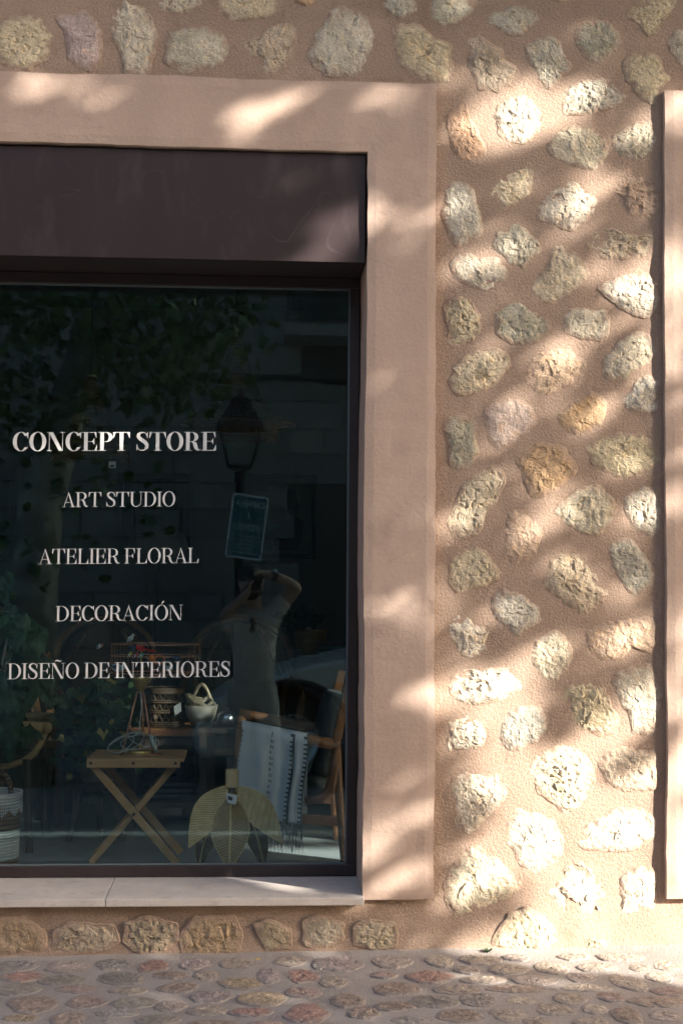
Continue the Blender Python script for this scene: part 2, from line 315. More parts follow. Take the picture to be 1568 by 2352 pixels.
# outlines of the wall stones and the cobbles (millimetres)
WALL_STONES = [
  ('g', [(565,3157),(581,3208),(693,3212),(709,3161),(682,3132),(632,3108),(593,3113),(573,3134)]),
  ('g', [(754,3123),(760,3146),(816,3170),(877,3184),(933,3168),(939,3146),(911,3122),(872,3082),(827,3086),(788,3107)]),
  ('d', [(1062,3105),(1096,3128),(1164,3130),(1197,3103),(1214,3075),(1191,3029),(1135,2994),(1090,3015),(1068,3059)]),
  ('y', [(1243,3178),(1288,3214),(1401,3229),(1418,3195),(1361,3154),(1333,3101),(1305,3095),(1276,3134),(1240,3155)]),
  ('g', [(1378,3069),(1401,3109),(1469,3123),(1491,3061),(1468,2998),(1423,2996),(1389,3041)]),
  ('y', [(449,3091),(515,3110),(582,3056),(637,3041),(638,2968),(627,2911),(582,2916),(516,2930),(460,2974),(443,3029)]),
  ('m', [(687,3065),(726,3080),(760,3050),(810,3023),(816,2990),(858,2968),(855,2935),(805,2894),(727,2892),(710,2942),(693,2986),(699,3026)]),
  ('g', [(888,3037),(933,3072),(978,3082),(1012,3046),(1023,3007),(1045,2980),(1023,2951),(989,2922),(967,2904),(933,2937),(916,2976),(897,3003)]),
  ('y', [(1222,2996),(1253,3020),(1327,3028),(1349,3000),(1360,2966),(1386,2950),(1343,2909),(1326,2863),(1287,2874),(1264,2907),(1231,2945)]),
  ('g', [(1014,2883),(1062,2918),(1141,2940),(1174,2927),(1197,2894),(1216,2872),(1180,2842),(1107,2818),(1017,2813),(1028,2844)]),
  ('r', [(624,2805),(660,2828),(685,2846),(699,2790),(721,2751),(744,2702),(760,2668),(733,2634),(677,2638),(644,2671),(633,2732)]),
  ('c', [(788,2815),(827,2855),(866,2870),(905,2857),(939,2813),(947,2785),(927,2751),(883,2711),(844,2715),(805,2737),(796,2770)]),
  ('c', [(972,2707),(1006,2748),(1050,2771),(1106,2767),(1140,2740),(1162,2701),(1157,2662),(1123,2622),(1067,2637),(1017,2653),(978,2674)]),
  ('c', [(1191,2747),(1230,2765),(1275,2789),(1314,2792),(1331,2745),(1328,2694),(1303,2654),(1246,2664),(1190,2691)]),
  ('y', [(763,2540),(794,2574),(827,2637),(877,2646),(913,2639),(911,2588),(900,2543),(861,2515),(827,2486),(788,2496),(769,2518)]),
  ('g', [(620,2548),(633,2570),(683,2572),(711,2544),(722,2495),(741,2439),(739,2400),(700,2383),(662,2360),(634,2398),(614,2464)]),
  ('c', [(927,2483),(955,2528),(978,2562),(1050,2583),(1089,2559),(1117,2532),(1137,2504),(1106,2470),(1050,2424),(1028,2418),(972,2445),(933,2455)]),
  ('p', [(1170,2578),(1218,2579),(1235,2610),(1325,2604),(1330,2559),(1341,2526),(1330,2481),(1291,2463),(1235,2484),(1218,2534),(1190,2550)]),
  ('g', [(786,2390),(816,2424),(861,2442),(894,2404),(922,2382),(933,2355),(916,2321),(877,2290),(844,2303),(800,2335),(786,2363)]),
  ('m', [(1092,2386),(1122,2417),(1190,2427),(1245,2406),(1318,2408),(1335,2386),(1324,2346),(1245,2328),(1172,2324),(1111,2347)]),
  ('c', [(642,2276),(656,2321),(700,2330),(728,2311),(800,2319),(828,2275),(822,2236),(794,2199),(745,2207),(689,2228),(651,2249)]),
  ('y', [(905,2210),(927,2260),(972,2294),(972,2339),(994,2367),(1044,2346),(1083,2308),(1094,2263),(1066,2230),(1027,2195),(983,2167),(927,2182)]),
  ('c', [(1133,2225),(1172,2243),(1217,2266),(1301,2270),(1323,2235),(1337,2185),(1323,2151),(1295,2126),(1233,2149),(1178,2182)]),
  ('y', [(621,2149),(651,2183),(684,2189),(712,2151),(731,2123),(731,2074),(706,2040),(662,2017),(635,2034),(629,2088)]),
  ('d', [(794,2136),(828,2169),(877,2176),(905,2138),(949,2127),(966,2100),(955,2056),(905,2038),(844,2032),(800,2058)]),
  ('c', [(1019,2129),(1038,2151),(1083,2155),(1111,2142),(1155,2148),(1169,2109),(1166,2065),(1138,2048),(1083,2058),(1033,2068)]),
  ('c', [(1144,1966),(1172,2000),(1205,2039),(1250,2074),(1289,2069),(1333,2031),(1317,1986),(1272,1957),(1221,1918),(1188,1915),(1160,1939)]),
  ('y', [(635,1898),(657,1953),(696,1987),(773,2010),(822,1989),(825,1950),(795,1906),(740,1872),(679,1855),(646,1870)]),
  ('p', [(894,1935),(911,1974),(944,2002),(1033,2009),(1082,1976),(1091,1943),(1060,1915),(1005,1881),(960,1859),(916,1886),(900,1907)]),
  ('g', [(1213,1846),(1249,1880),(1260,1913),(1305,1930),(1339,1909),(1327,1859),(1332,1815),(1271,1805),(1227,1819)]),
  ('v', [(756,1812),(789,1829),(861,1844),(905,1819),(919,1770),(905,1737),(856,1709),(806,1686),(768,1708),(756,1751)]),
  ('o', [(994,1788),(1021,1816),(1066,1844),(1110,1869),(1149,1851),(1171,1807),(1149,1773),(1104,1745),(1060,1734),(1016,1755)]),
  ('d', [(617,1750),(641,1783),(680,1783),(718,1751),(718,1707),(729,1664),(702,1625),(669,1614),(636,1630),(636,1684)]),
  ('y', [(1087,1679),(1137,1713),(1204,1733),(1288,1726),(1321,1704),(1332,1649),(1315,1616),(1226,1587),(1170,1603),(1126,1630),(1110,1663)]),
  ('o', [(858,1638),(894,1671),(927,1696),(993,1692),(1027,1662),(1060,1613),(1032,1580),(988,1552),(938,1519),(905,1529),(889,1584)]),
  ('y', [(631,1445),(653,1494),(686,1559),(740,1598),(773,1620),(812,1599),(814,1561),(790,1511),(762,1468),(741,1413),(691,1380),(642,1390)]),
  ('c', [(988,1481),(1026,1509),(1071,1542),(1137,1559),(1165,1526),(1189,1483),(1170,1439),(1131,1395),(1081,1400),(1037,1427),(999,1448)]),
  ('c', [(1220,1516),(1253,1549),(1303,1558),(1331,1528),(1342,1468),(1336,1413),(1303,1394),(1258,1418),(1231,1467)]),
  ('p', [(817,1436),(839,1468),(878,1463),(916,1431),(946,1399),(933,1360),(911,1317),(850,1300),(828,1338),(823,1387)]),
  ('y', [(637,1293),(664,1331),(724,1348),(763,1332),(774,1305),(801,1278),(785,1240),(719,1218),(665,1196),(643,1228)]),
  ('m', [(944,1235),(971,1268),(966,1312),(1010,1345),(1070,1334),(1109,1291),(1136,1242),(1164,1204),(1136,1166),(1086,1125),(1037,1144),(1004,1192)]),
  ('d', [(1161,1357),(1192,1379),(1242,1385),(1275,1341),(1313,1293),(1319,1254),(1291,1216),(1247,1202),(1219,1237),(1186,1281),(1175,1324)]),
  ('g', [(782,1180),(818,1213),(861,1197),(905,1170),(938,1154),(938,1116),(905,1089),(861,1062),(829,1094),(790,1126)]),
  ('c', [(635,1109),(670,1142),(698,1120),(714,1093),(760,1083),(752,1040),(752,1002),(703,991),(665,1007),(638,1055)]),
  ('p', [(1095,1068),(1119,1096),(1174,1107),(1252,1118),(1302,1126),(1324,1097),(1323,1042),(1301,1004),(1240,1026),(1207,988),(1147,982),(1103,1025)]),
  ('c', [(905,1024),(938,1051),(987,1073),(1026,1046),(1042,1003),(1026,960),(993,917),(971,911),(933,938),(911,981)]),
  ('c', [(641,912),(671,944),(709,952),(742,939),(774,955),(840,950),(883,918),(867,885),(807,853),(715,834),(666,858),(644,879)]),
  ('y', [(1001,875),(1048,902),(1075,940),(1124,935),(1146,892),(1174,838),(1193,794),(1179,751),(1140,735),(1097,751),(1058,757),(1025,800),(1004,837)]),
  ('c', [(1182,919),(1207,951),(1295,957),(1323,924),(1345,887),(1333,827),(1328,762),(1300,741),(1245,741),(1234,811),(1201,865)]),
  ('c', [(636,783),(666,794),(715,796),(742,778),(753,735),(742,697),(688,687),(634,684)]),
  ('d', [(799,772),(823,805),(867,826),(933,821),(954,778),(960,757),(927,714),(851,687),(813,714)]),
  ('c', [(905,617),(932,671),(987,692),(1025,708),(1069,681),(1107,638),(1118,579),(1096,542),(1063,499),(1020,486),(971,531),(932,548)]),
  ('m', [(1137,644),(1162,681),(1228,692),(1316,676),(1327,622),(1321,558),(1266,558),(1222,552),(1156,585)]),
  ('c', [(639,569),(666,601),(731,612),(791,601),(829,564),(818,526),(775,484),(737,447),(699,418),(661,447),(656,516)]),
  ('c', [(824,452),(862,489),(927,478),(981,451),(1009,398),(998,350),(970,313),(922,289),(878,319),(835,372)]),
  ('c', [(1069,382),(1080,419),(1129,462),(1200,494),(1266,496),(1315,461),(1321,424),(1304,386),(1238,365),(1167,360),(1101,366)]),
  ('c', [(632,246),(651,298),(694,351),(743,370),(786,340),(829,292),(867,250),(851,213),(775,181),(727,139),(662,166),(635,198)]),
  ('c', [(960,239),(1003,265),(1025,302),(1063,318),(1112,291),(1139,248),(1150,179),(1161,131),(1117,110),(1063,111),(1019,153),(970,191)]),
  ('c', [(1205,264),(1232,290),(1282,301),(1323,303),(1320,247),(1314,189),(1297,135),(1243,120),(1204,152),(1210,211)]),
  ('y', [(776,60),(802,112),(840,160),(894,173),(943,148),(976,106),(981,63),(938,43),(851,41)]),
  ('m', [(1057,60),(1101,76),(1161,70),(1155,54),(1079,52)]),
  ('y', [(-897,3037),(-823,3088),(-739,3086),(-691,3024),(-704,2956),(-764,2921),(-830,2924),(-896,2970)]),
  ('v', [(-683,3092),(-617,3104),(-580,3115),(-541,3068),(-526,3010),(-530,2952),(-577,2917),(-634,2949),(-644,3026)]),
  ('c', [(-486,3118),(-458,3167),(-401,3159),(-362,3093),(-347,3035),(-365,2966),(-369,2913),(-445,2906),(-455,2973),(-494,3050)]),
  ('g', [(-305,3056),(-201,3073),(-134,3051),(-110,3003),(-133,2944),(-256,2921),(-313,2949),(-309,3017)]),
  ('c', [(-349,3151),(-326,3191),(-212,3195),(-197,3151),(-258,3120),(-325,3128)]),
  ('y', [(-154,3148),(-136,3197),(46,3203),(56,3155),(9,3114),(-87,3101)]),
  ('m', [(-62,3024),(-10,3045),(37,3086),(119,3093),(115,3029),(86,2960),(20,2920),(-28,2967)]),
  ('g', [(163,2992),(181,3051),(229,3131),(277,3152),(344,3125),(379,3067),(374,2998),(317,2928),(221,2925),(173,2963)]),
  ('g', [(407,3166),(421,3206),(508,3203),(518,3150),(460,3128)]),
  ('o', [(113,3171),(142,3197),(176,3178),(152,3158)]),
  ('o', [(-840,116),(-786,152),(-714,142),(-668,106),(-676,61),(-757,52),(-830,62)]),
  ('y', [(-622,106),(-577,131),(-458,127),(-449,77),(-494,55),(-612,56)]),
  ('y', [(-395,131),(-331,146),(-257,130),(-252,85),(-293,53),(-366,58),(-398,86)]),
  ('o', [(-211,93),(-175,143),(-73,147),(-45,101),(-63,47),(-164,40),(-210,48)]),
  ('m', [(19,124),(56,139),(112,114),(117,64),(48,60)]),
  ('c', [(177,136),(214,150),(279,131),(284,90),(252,67),(177,68)]),
  ('c', [(335,126),(391,135),(447,130),(457,70),(410,52),(335,71)]),
]
COBBLES = [
  ('g',-727,-97,61,51),
  ('m',-566,-124,57,67),
  ('g',-427,-97,51,57),
  ('r',-306,-129,40,67),
  ('v',-179,-112,40,57),
  ('t',-42,-120,51,68),
  ('t',123,-99,44,59),
  ('g',214,-127,19,56),
  ('r',-696,-213,58,45),
  ('l',-567,-259,63,44),
  ('d',-393,-253,68,64),
  ('b',-245,-232,45,38),
  ('t',-141,-238,36,53),
  ('v',53,-250,36,75),
  ('r',151,-261,44,62),
  ('l',-684,-339,56,56),
  ('p',-514,-351,56,36),
  ('t',-366,-380,50,28),
  ('b',-214,-355,55,40),
  ('o',-27,-323,58,51),
  ('p',152,-426,51,44),
  ('b',-622,-485,62,80),
  ('p',-473,-475,51,55),
  ('l',-334,-484,57,43),
  ('m',-232,-528,38,39),
  ('v',-117,-443,58,47),
  ('o',28,-473,59,62),
  ('t',-124,-571,50,36),
  ('o',-633,-612,47,26),
  ('b',-507,-623,42,53),
  ('g',-373,-583,52,34),
  ('l',-252,-644,52,39),
  ('r',0,-592,58,34),
  ('r',154,-616,49,81),
  ('g',-402,-673,36,26),
  ('b',-105,-693,62,34),
  ('p',40,-702,42,25),
  ('m',443,-121,58,65),
  ('c',589,-123,34,63),
  ('c',720,-116,55,45),
  ('m',840,-101,34,33),
  ('c',1026,-106,43,33),
  ('c',1177,-122,74,43),
  ('m',662,-222,33,37),
  ('c',789,-228,51,49),
  ('c',929,-219,45,67),
  ('c',1070,-226,56,43),
  ('t',1200,-236,25,41),
  ('c',1291,-220,38,54),
  ('p',402,-266,32,28),
  ('r',543,-291,61,60),
  ('t',696,-331,60,31),
  ('m',851,-350,63,47),
  ('m',995,-327,40,44),
  ('c',1128,-381,42,82),
  ('c',1236,-337,35,49),
  ('t',606,-421,57,47),
  ('b',780,-428,73,37),
  ('c',991,-431,69,32),
  ('p',1042,-519,35,45),
  ('p',1218,-483,40,37),
  ('b',427,-406,66,58),
  ('d',522,-533,61,49),
  ('d',652,-526,45,67),
  ('c',773,-543,36,35),
  ('t',917,-526,45,43),
  ('b',1163,-572,75,44),
  ('b',406,-565,58,39),
  ('b',578,-659,58,58),
  ('t',711,-667,40,54),
  ('t',853,-624,45,51),
  ('c',967,-626,29,41),
  ('b',1046,-682,32,71),
  ('m',1148,-702,43,43),
  ('g',442,-697,53,37),
  ('t',787,-730,37,40),
  ('t',928,-734,48,28),
  ('v',272,-129,63,78),
  ('t',247,-325,38,57),
  ('b',275,-506,45,59),
  ('b',311,-625,38,49),
]
# ------------------------------------------------------------------ the large structure
TINT = dict(c=(0.72, 0.655, 0.54), g=(0.62, 0.585, 0.50), d=(0.47, 0.45, 0.385), y=(0.68, 0.59, 0.435), m=(0.62, 0.52, 0.405),
            p=(0.64, 0.475, 0.37), v=(0.54, 0.43, 0.415), o=(0.60, 0.405, 0.25), r=(0.55, 0.355, 0.24))
GT0 = dict(g=(0.24, 0.235, 0.23), m=(0.36, 0.30, 0.27), r=(0.33, 0.155, 0.125), v=(0.32, 0.255, 0.265), t=(0.34, 0.285, 0.225), l=(0.225, 0.21, 0.175),
          d=(0.155, 0.15, 0.145), b=(0.25, 0.18, 0.14), o=(0.32, 0.235, 0.125), p=(0.34, 0.235, 0.21), c=(0.42, 0.36, 0.29))

GT = {k: tuple(1.24 * (0.56 * a + 0.44 * b) for a, b in zip(v, (0.345, 0.305, 0.277))) for k, v in GT0.items()}
def gz(x, y):
    """height of the pavement"""
    return 0.037 + 0.0085 * x + 0.02 * y

def stone_mesh(poly, H, seed, K=72, Rn=24, rough=1.0, rim=-0.003, plane='wall', power=3.0, bulge=1.15):
    """one rough stone: star-shaped outline 'poly' (metres, 2-D, centred), domed and chipped"""
    P = np.array(poly, float); n = len(P); rs = []
    for k in range(K):
        a = 2 * math.pi * k / K; d = np.array([math.cos(a), math.sin(a)]); best = 0.005
        for i in range(n):
            p, q = P[i], P[(i + 1) % n]; e = q - p; den = d[0] * e[1] - d[1] * e[0]
            if abs(den) < 1e-9: continue
            t = (p[0] * e[1] - p[1] * e[0]) / den; u = (p[0] * d[1] - p[1] * d[0]) / den
            if t > 0 and -1e-6 <= u <= 1 + 1e-6: best = max(best, t)
        rs.append(best)
    rs = np.array(rs); rs = 0.25 * np.roll(rs, 1) + 0.5 * rs + 0.25 * np.roll(rs, -1)
    ang = np.arange(K) * 2 * math.pi / K
    jit = fbm(np.stack([np.cos(ang) * 3.2, np.sin(ang) * 3.2, np.full(K, seed * 3.1)], -1), 3, seed)
    rs = rs * (1.08 + 0.085 * jit) + 0.004
    S = np.linspace(0, 1, Rn + 1)[1:] ** 0.8
    xy = [np.zeros((1, 2))]
    for s in S: xy.append(np.stack([np.cos(ang) * rs * s, np.sin(ang) * rs * s], -1))
    xy = np.concatenate(xy); sv = np.concatenate([[0.0], np.repeat(S, K)])
    prof = np.clip(1 - sv ** power, 0, 1) ** bulge
    r2 = np.random.default_rng(seed + 5); rad = rs.mean(); n2 = lambda k, sd: vnoise(np.c_[xy * k, np.full(len(xy), seed * 1.7)], sd)
    wv = np.stack([n2(28, 3), n2(28, 4)], -1) * rad * 0.10
    dome = H * prof                                     # broken faces: the lowest of a few tilted planes and the dome
    for k in range(7):
        a = r2.uniform(0, 2 * math.pi); sl = r2.uniform(0.25, 1.25) * rough
        dome = np.minimum(dome, H * (r2.uniform(0.75, 1.15) + sl * ((xy + wv) @ np.array([math.cos(a), math.sin(a)])) / rad * 0.8))
    dome = np.maximum(dome, 0.15 * H * prof)
    sites = r2.uniform(-1.25, 1.25, (70, 2)) * rad; sh = r2.normal(0, 1, 70); tl = r2.normal(0, 1, (70, 2))
    ni = ((xy[:, None, :] + wv[:, None, :] * 1.5 - sites[None]) ** 2).sum(-1).argmin(1)
    chip = sh[ni] * 0.0011 + ((xy - sites[ni]) * tl[ni]).sum(-1) * 0.09
    p3 = np.c_[xy, np.full(len(xy), seed * 1.7)]; pit = r2.uniform(0.2, 1.3)
    nz = fbm(p3 * 62, 3, seed) * 0.0017 - np.clip(vnoise(p3 * 105, seed + 2) - 0.32, 0, 1) * 0.012 * pit
    h = dome + (chip + nz) * rough * (0.12 + 0.88 * prof) + rim * (sv >= 0.999) - 0.001
    if plane == 'wall': V = np.stack([xy[:, 0], -h, xy[:, 1]], -1)
    else: V = np.stack([xy[:, 0], xy[:, 1], h], -1)
    Fc = []
    for k in range(K): Fc.append((0, 1 + k, 1 + (k + 1) % K))
    for i in range(Rn - 1):
        a = 1 + i * K; b = a + K
        for k in range(K): Fc.append((a + k, b + k, b + (k + 1) % K, a + (k + 1) % K))
    if plane == 'wall': pass
    me = bpy.data.meshes.new('stone'); me.from_pydata(V.tolist(), [], Fc); me.update()
    me.attributes.new('rim', 'FLOAT', 'POINT').data.foreach_set('value', sv.astype(np.float32)); return me

def cells(xs, zs, keep, yfront, yback, edge=0.003):
    """slab built on a grid in x and z: front sheet, back sheet only at its rims"""
    nx, nz = len(xs), len(zs); K = np.array([[bool(keep((xs[i] + xs[i + 1]) / 2, (zs[j] + zs[j + 1]) / 2)) for j in range(nz - 1)] for i in range(nx - 1)])
    X, Zz = np.meshgrid(xs, zs, indexing='ij'); Y = yfront(X, Zz)
    cnt = np.zeros((nx, nz))
    for a in (0, 1):
        for b in (0, 1): cnt[a:nx - 1 + a, b:nz - 1 + b] += K
    rimv = (cnt > 0) & (cnt < 4); Y = Y + edge * rimv
    V = np.stack([X, Y, Zz], -1).reshape(-1, 3).tolist(); Fc = []; idx = lambda i, j: i * nz + j
    for i in range(nx - 1):
        for j in range(nz - 1):
            if K[i, j]: Fc.append((idx(i, j), idx(i + 1, j), idx(i + 1, j + 1), idx(i, j + 1)))
    def side(i0, j0, i1, j1):
        b = len(V)
        for (i, j) in ((i0, j0), (i1, j1)): V.append([xs[i], Y[i, j], zs[j]]); V.append([xs[i], yback, zs[j]])
        Fc.append((b, b + 1, b + 3, b + 2))
    for i in range(nx - 1):
        for j in range(nz - 1):
            if not K[i, j]: continue
            if i == 0 or not K[i - 1, j]: side(i, j + 1, i, j)
            if i == nx - 2 or not K[i + 1, j]: side(i + 1, j, i + 1, j + 1)
            if j == 0 or not K[i, j - 1]: side(i, j, i + 1, j)
            if j == nz - 2 or not K[i, j + 1]: side(i + 1, j + 1, i, j + 1)
    me = bpy.data.meshes.new('slab'); me.from_pydata(V, [], Fc); me.update(); return me
def seg(stops, step):
    out = [stops[0]]
    for a, b in zip(stops, stops[1:]):
        n = max(1, round((b - a) / step)); out += [a + (b - a) * (k + 1) / n for k in range(n)]
    return np.array(out)

# outlines of the openings (metres, on the facade plane)
IN_R, OUT_R, IN_L, OUT_L = 0.354, 0.586, -1.335, -1.567
TOP_IN, TOP_OUT, BOT = 2.662, 2.896, 0.210
R2_IN, R2_OUT = 1.586, 1.352       # the neighbouring opening on the right
FACE = -0.028

bld = thing('shop_building', (0, 0, 0), 'stone and pink plaster shop front with a large dark display window', 'building')
# mortar sheet
xs = seg([-3.6, -1.62, OUT_L + 0.02, OUT_R - 0.02, 1.372, 3.03, 4.4], 0.022); zs = seg([-0.02, 0.205, TOP_OUT - 0.02, 4.1], 0.022)
def hole(x, z):
    a = OUT_L + 0.02 < x < OUT_R - 0.02 and 0.205 < z < TOP_OUT - 0.02
    b = 1.372 < x < 3.03 and 0.205 < z < TOP_OUT - 0.02
    return not (a or b)
def mort(X, Z):
    p = np.stack([X, np.zeros_like(X), Z], -1)
    low = np.clip((0.20 - Z) / 0.2, 0, 1)
    return 0.0026 * fbm(p * 5, 3, 11) + 0.0016 * fbm(p * 22, 2, 21) - low * 0.022 + 0.001
wall = link('wall', cells(xs, zs, hole, mort, 0.12), M['mortar'], bld, None, True)
wall['label'] = 'pink-brown mortar wall set with rough pale stones'
for i, (k, pts) in enumerate(WALL_STONES):
    P = np.array(pts, float) / 1000.0; c = P.mean(0); r_ = P - c
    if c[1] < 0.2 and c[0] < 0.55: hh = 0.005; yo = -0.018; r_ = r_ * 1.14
    elif c[1] < 0.2: hh = 0.012; yo = -0.016
    else: hh = 0.008 + 0.005 * random.random(); yo = 0.0
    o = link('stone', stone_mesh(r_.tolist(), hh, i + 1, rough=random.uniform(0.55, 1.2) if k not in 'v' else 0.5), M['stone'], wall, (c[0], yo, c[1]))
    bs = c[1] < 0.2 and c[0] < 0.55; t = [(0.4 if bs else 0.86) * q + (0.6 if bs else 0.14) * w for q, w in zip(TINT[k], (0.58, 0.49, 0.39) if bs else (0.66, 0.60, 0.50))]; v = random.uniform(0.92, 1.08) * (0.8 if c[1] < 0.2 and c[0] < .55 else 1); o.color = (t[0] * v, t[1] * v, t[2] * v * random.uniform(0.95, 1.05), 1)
# the wall goes on beyond the photograph: stones from a few shared shapes
shared = []
for q in range(8):
    pl = [(0.075 * math.cos(a) * random.uniform(0.8, 1.1), 0.058 * math.sin(a) * random.uniform(0.8, 1.1)) for a in [2 * math.pi * k / 9 for k in range(9)]]
    shared.append(stone_mesh(pl, 0.018, 300 + q, K=28, Rn=8))
    shared[-1].materials.append(M['stone'])
taken = [np.array(p, float).mean(0) / 1000 for _, p in WALL_STONES]
gx = np.arange(-3.5, 4.35, 0.2); gzv = np.arange(0.1, 4.05, 0.165); nn = 0
for j, z in enumerate(gzv):
    for x in gx + (0.1 if j % 2 else 0):
        xx = x + random.uniform(-.03, .03); zz = z + random.uniform(-.025, .025)
        if -0.93 < xx < 1.47 and zz < 3.2: continue
        if OUT_L - 0.08 < xx < OUT_R + 0.08 and zz < TOP_OUT + 0.09 and zz > 0.12: continue
        if 1.27 < xx < 3.36 and 0.12 < zz < TOP_OUT + 0.09: continue
        if min(math.hypot(xx - a[0], zz - a[1]) for a in taken) < 0.15: continue
        o = link('stone', random.choice(shared), None, wall, (xx, 0 if zz > .2 else -.016, zz)); o.rotation_euler = (0, random.uniform(0, 6.28), 0)
        s = random.uniform(0.8, 1.15); o.scale = (s, 1, s * 0.95)
        t = TINT[random.choice('ccggyymdpo')]; o.color = (*t, 1)
# plaster surrounds
def plast(X, Z):
    p = np.stack([X, np.zeros_like(X), Z], -1)
    return FACE + 0.0022 * fbm(p * 3.5, 3, 31) + 0.0006 * vnoise(p * 40, 33)
def wob(a, amp, sd):                                # hand-finished edges: a few millimetres out of true
    return a
def surround(in_l, in_r, out_l, out_r, name, parent):
    xs = seg([out_l, in_l, in_r, out_r], 0.03); zs = seg([BOT, TOP_IN, TOP_OUT], 0.03)
    me = cells(xs, zs, lambda x, z: not (in_l < x < in_r and z < TOP_IN), plast, 0.33)
    co = np.empty(len(me.vertices) * 3); me.vertices.foreach_get('co', co); co = co.reshape(-1, 3)
    n = np.stack([vnoise(np.c_[co[:, 0] * 3, co[:, 1] * 0, co[:, 2] * 3], 41), vnoise(np.c_[co[:, 0] * 3, co[:, 1] * 0, co[:, 2] * 3], 42)], -1) * 0.0045
    n += np.stack([vnoise(np.c_[co[:, 0] * 22, co[:, 1] * 0, co[:, 2] * 22], 43), vnoise(np.c_[co[:, 0] * 22, co[:, 1] * 0, co[:, 2] * 22], 44)], -1) * 0.0022
    co[:, 0] += n[:, 0]; co[:, 2] += n[:, 1]
    me.vertices.foreach_set('co', co.ravel()); me.update()
    o = link(name, me, M['plaster'], parent); return o
so = surround(IN_L, IN_R, OUT_L, OUT_R, 'plaster_surround', bld); so['label'] = 'smooth pink plaster band framing the display window'
so2 = surround(R2_IN, 2.818, R2_OUT, 3.05, 'plaster_surround', bld); so2['label'] = 'pink plaster band of the next opening at the right edge'
# fascia panel above the window
m = MB(); m.box(IN_L + 0.001, IN_R - 0.0035, -0.006, 0.015, 2.292, TOP_IN - 0.006); pan = m.build('fascia_panel', M['panel'], bld); bevel(pan, 0.0015)
pan['label'] = 'scratched dark brown metal panel above the display window'
m = MB(); m.box(IN_L + 0.001, IN_R - 0.0035, 0.015, 0.29, 2.2965, 2.312); m.build('soffit', M['frame'], bld)
# sill of three slabs
for (a, b) in ((IN_L - 0.0, -0.467), (-0.4655, IN_R + 0.003)):
    me = MB(); me.add([(a, -0.05, 0.198), (b, -0.05, 0.198), (b, 0.31, 0.198), (a, 0.31, 0.198), (a, -0.05, 0.2225), (b, -0.05, 0.2225), (b, 0.31, 0.2305), (a, 0.31, 0.2305)],
               [(0, 3, 2, 1), (4, 5, 6, 7), (0, 1, 5, 4), (1, 2, 6, 5), (2, 3, 7, 6), (3, 0, 4, 7)])
    bevel(me.build('sill_slab', M['sill'], bld), 0.0025)
# display window: frame, gasket, pane, lettering
win = thing('shop_window', (0, GLASS, 0.232), None, None); win.parent = bld
GX0, GX1, GZ0, GZ1 = -1.298, 0.319, 0.269, 2.258
def framebar(x0, x1, z0, z1, y0=0.248, y1=0.30):
    m = MB(); m.box(x0, x1, y0, y1, z0, z1); return bevel(m.build('frame', M['frame'], win), 0.002)
framebar(IN_L + .002, IN_R - .003, 0.232, GZ0); framebar(IN_L + .002, IN_R - .003, GZ1, 2.2955)
framebar(IN_L + .002, GX0, GZ0 + .0005, GZ1 - .0005); framebar(GX1, IN_R - .003, GZ0 + .0005, GZ1 - .0005)
g = 0.006
for (a, b, c, d) in ((GX0, GX1, GZ0, GZ0 + g), (GX0, GX1, GZ1 - g, GZ1), (GX0, GX0 + g, GZ0 + g, GZ1 - g), (GX1 - g, GX1, GZ0 + g, GZ1 - g)):
    m = MB(); m.box(a + .0003, b - .0003, 0.258, 0.2665, c + .0003, d - .0003); m.build('gasket', M['gasket'], win)
m = MB(); m.box(GX0 - .004, GX1 + .004, 0.2672, 0.2752, GZ0 - .004, GZ1 + .004); m.build('pane', M['glass'], win)['label'] = 'large dark display window pane mirroring the street'
m = MB(); m.box(GX0 - .004, GX1 + .004, 0.2872, 0.2952, GZ0 - .004, GZ1 + .004); m.build('inner_pane', M['glass'], win)

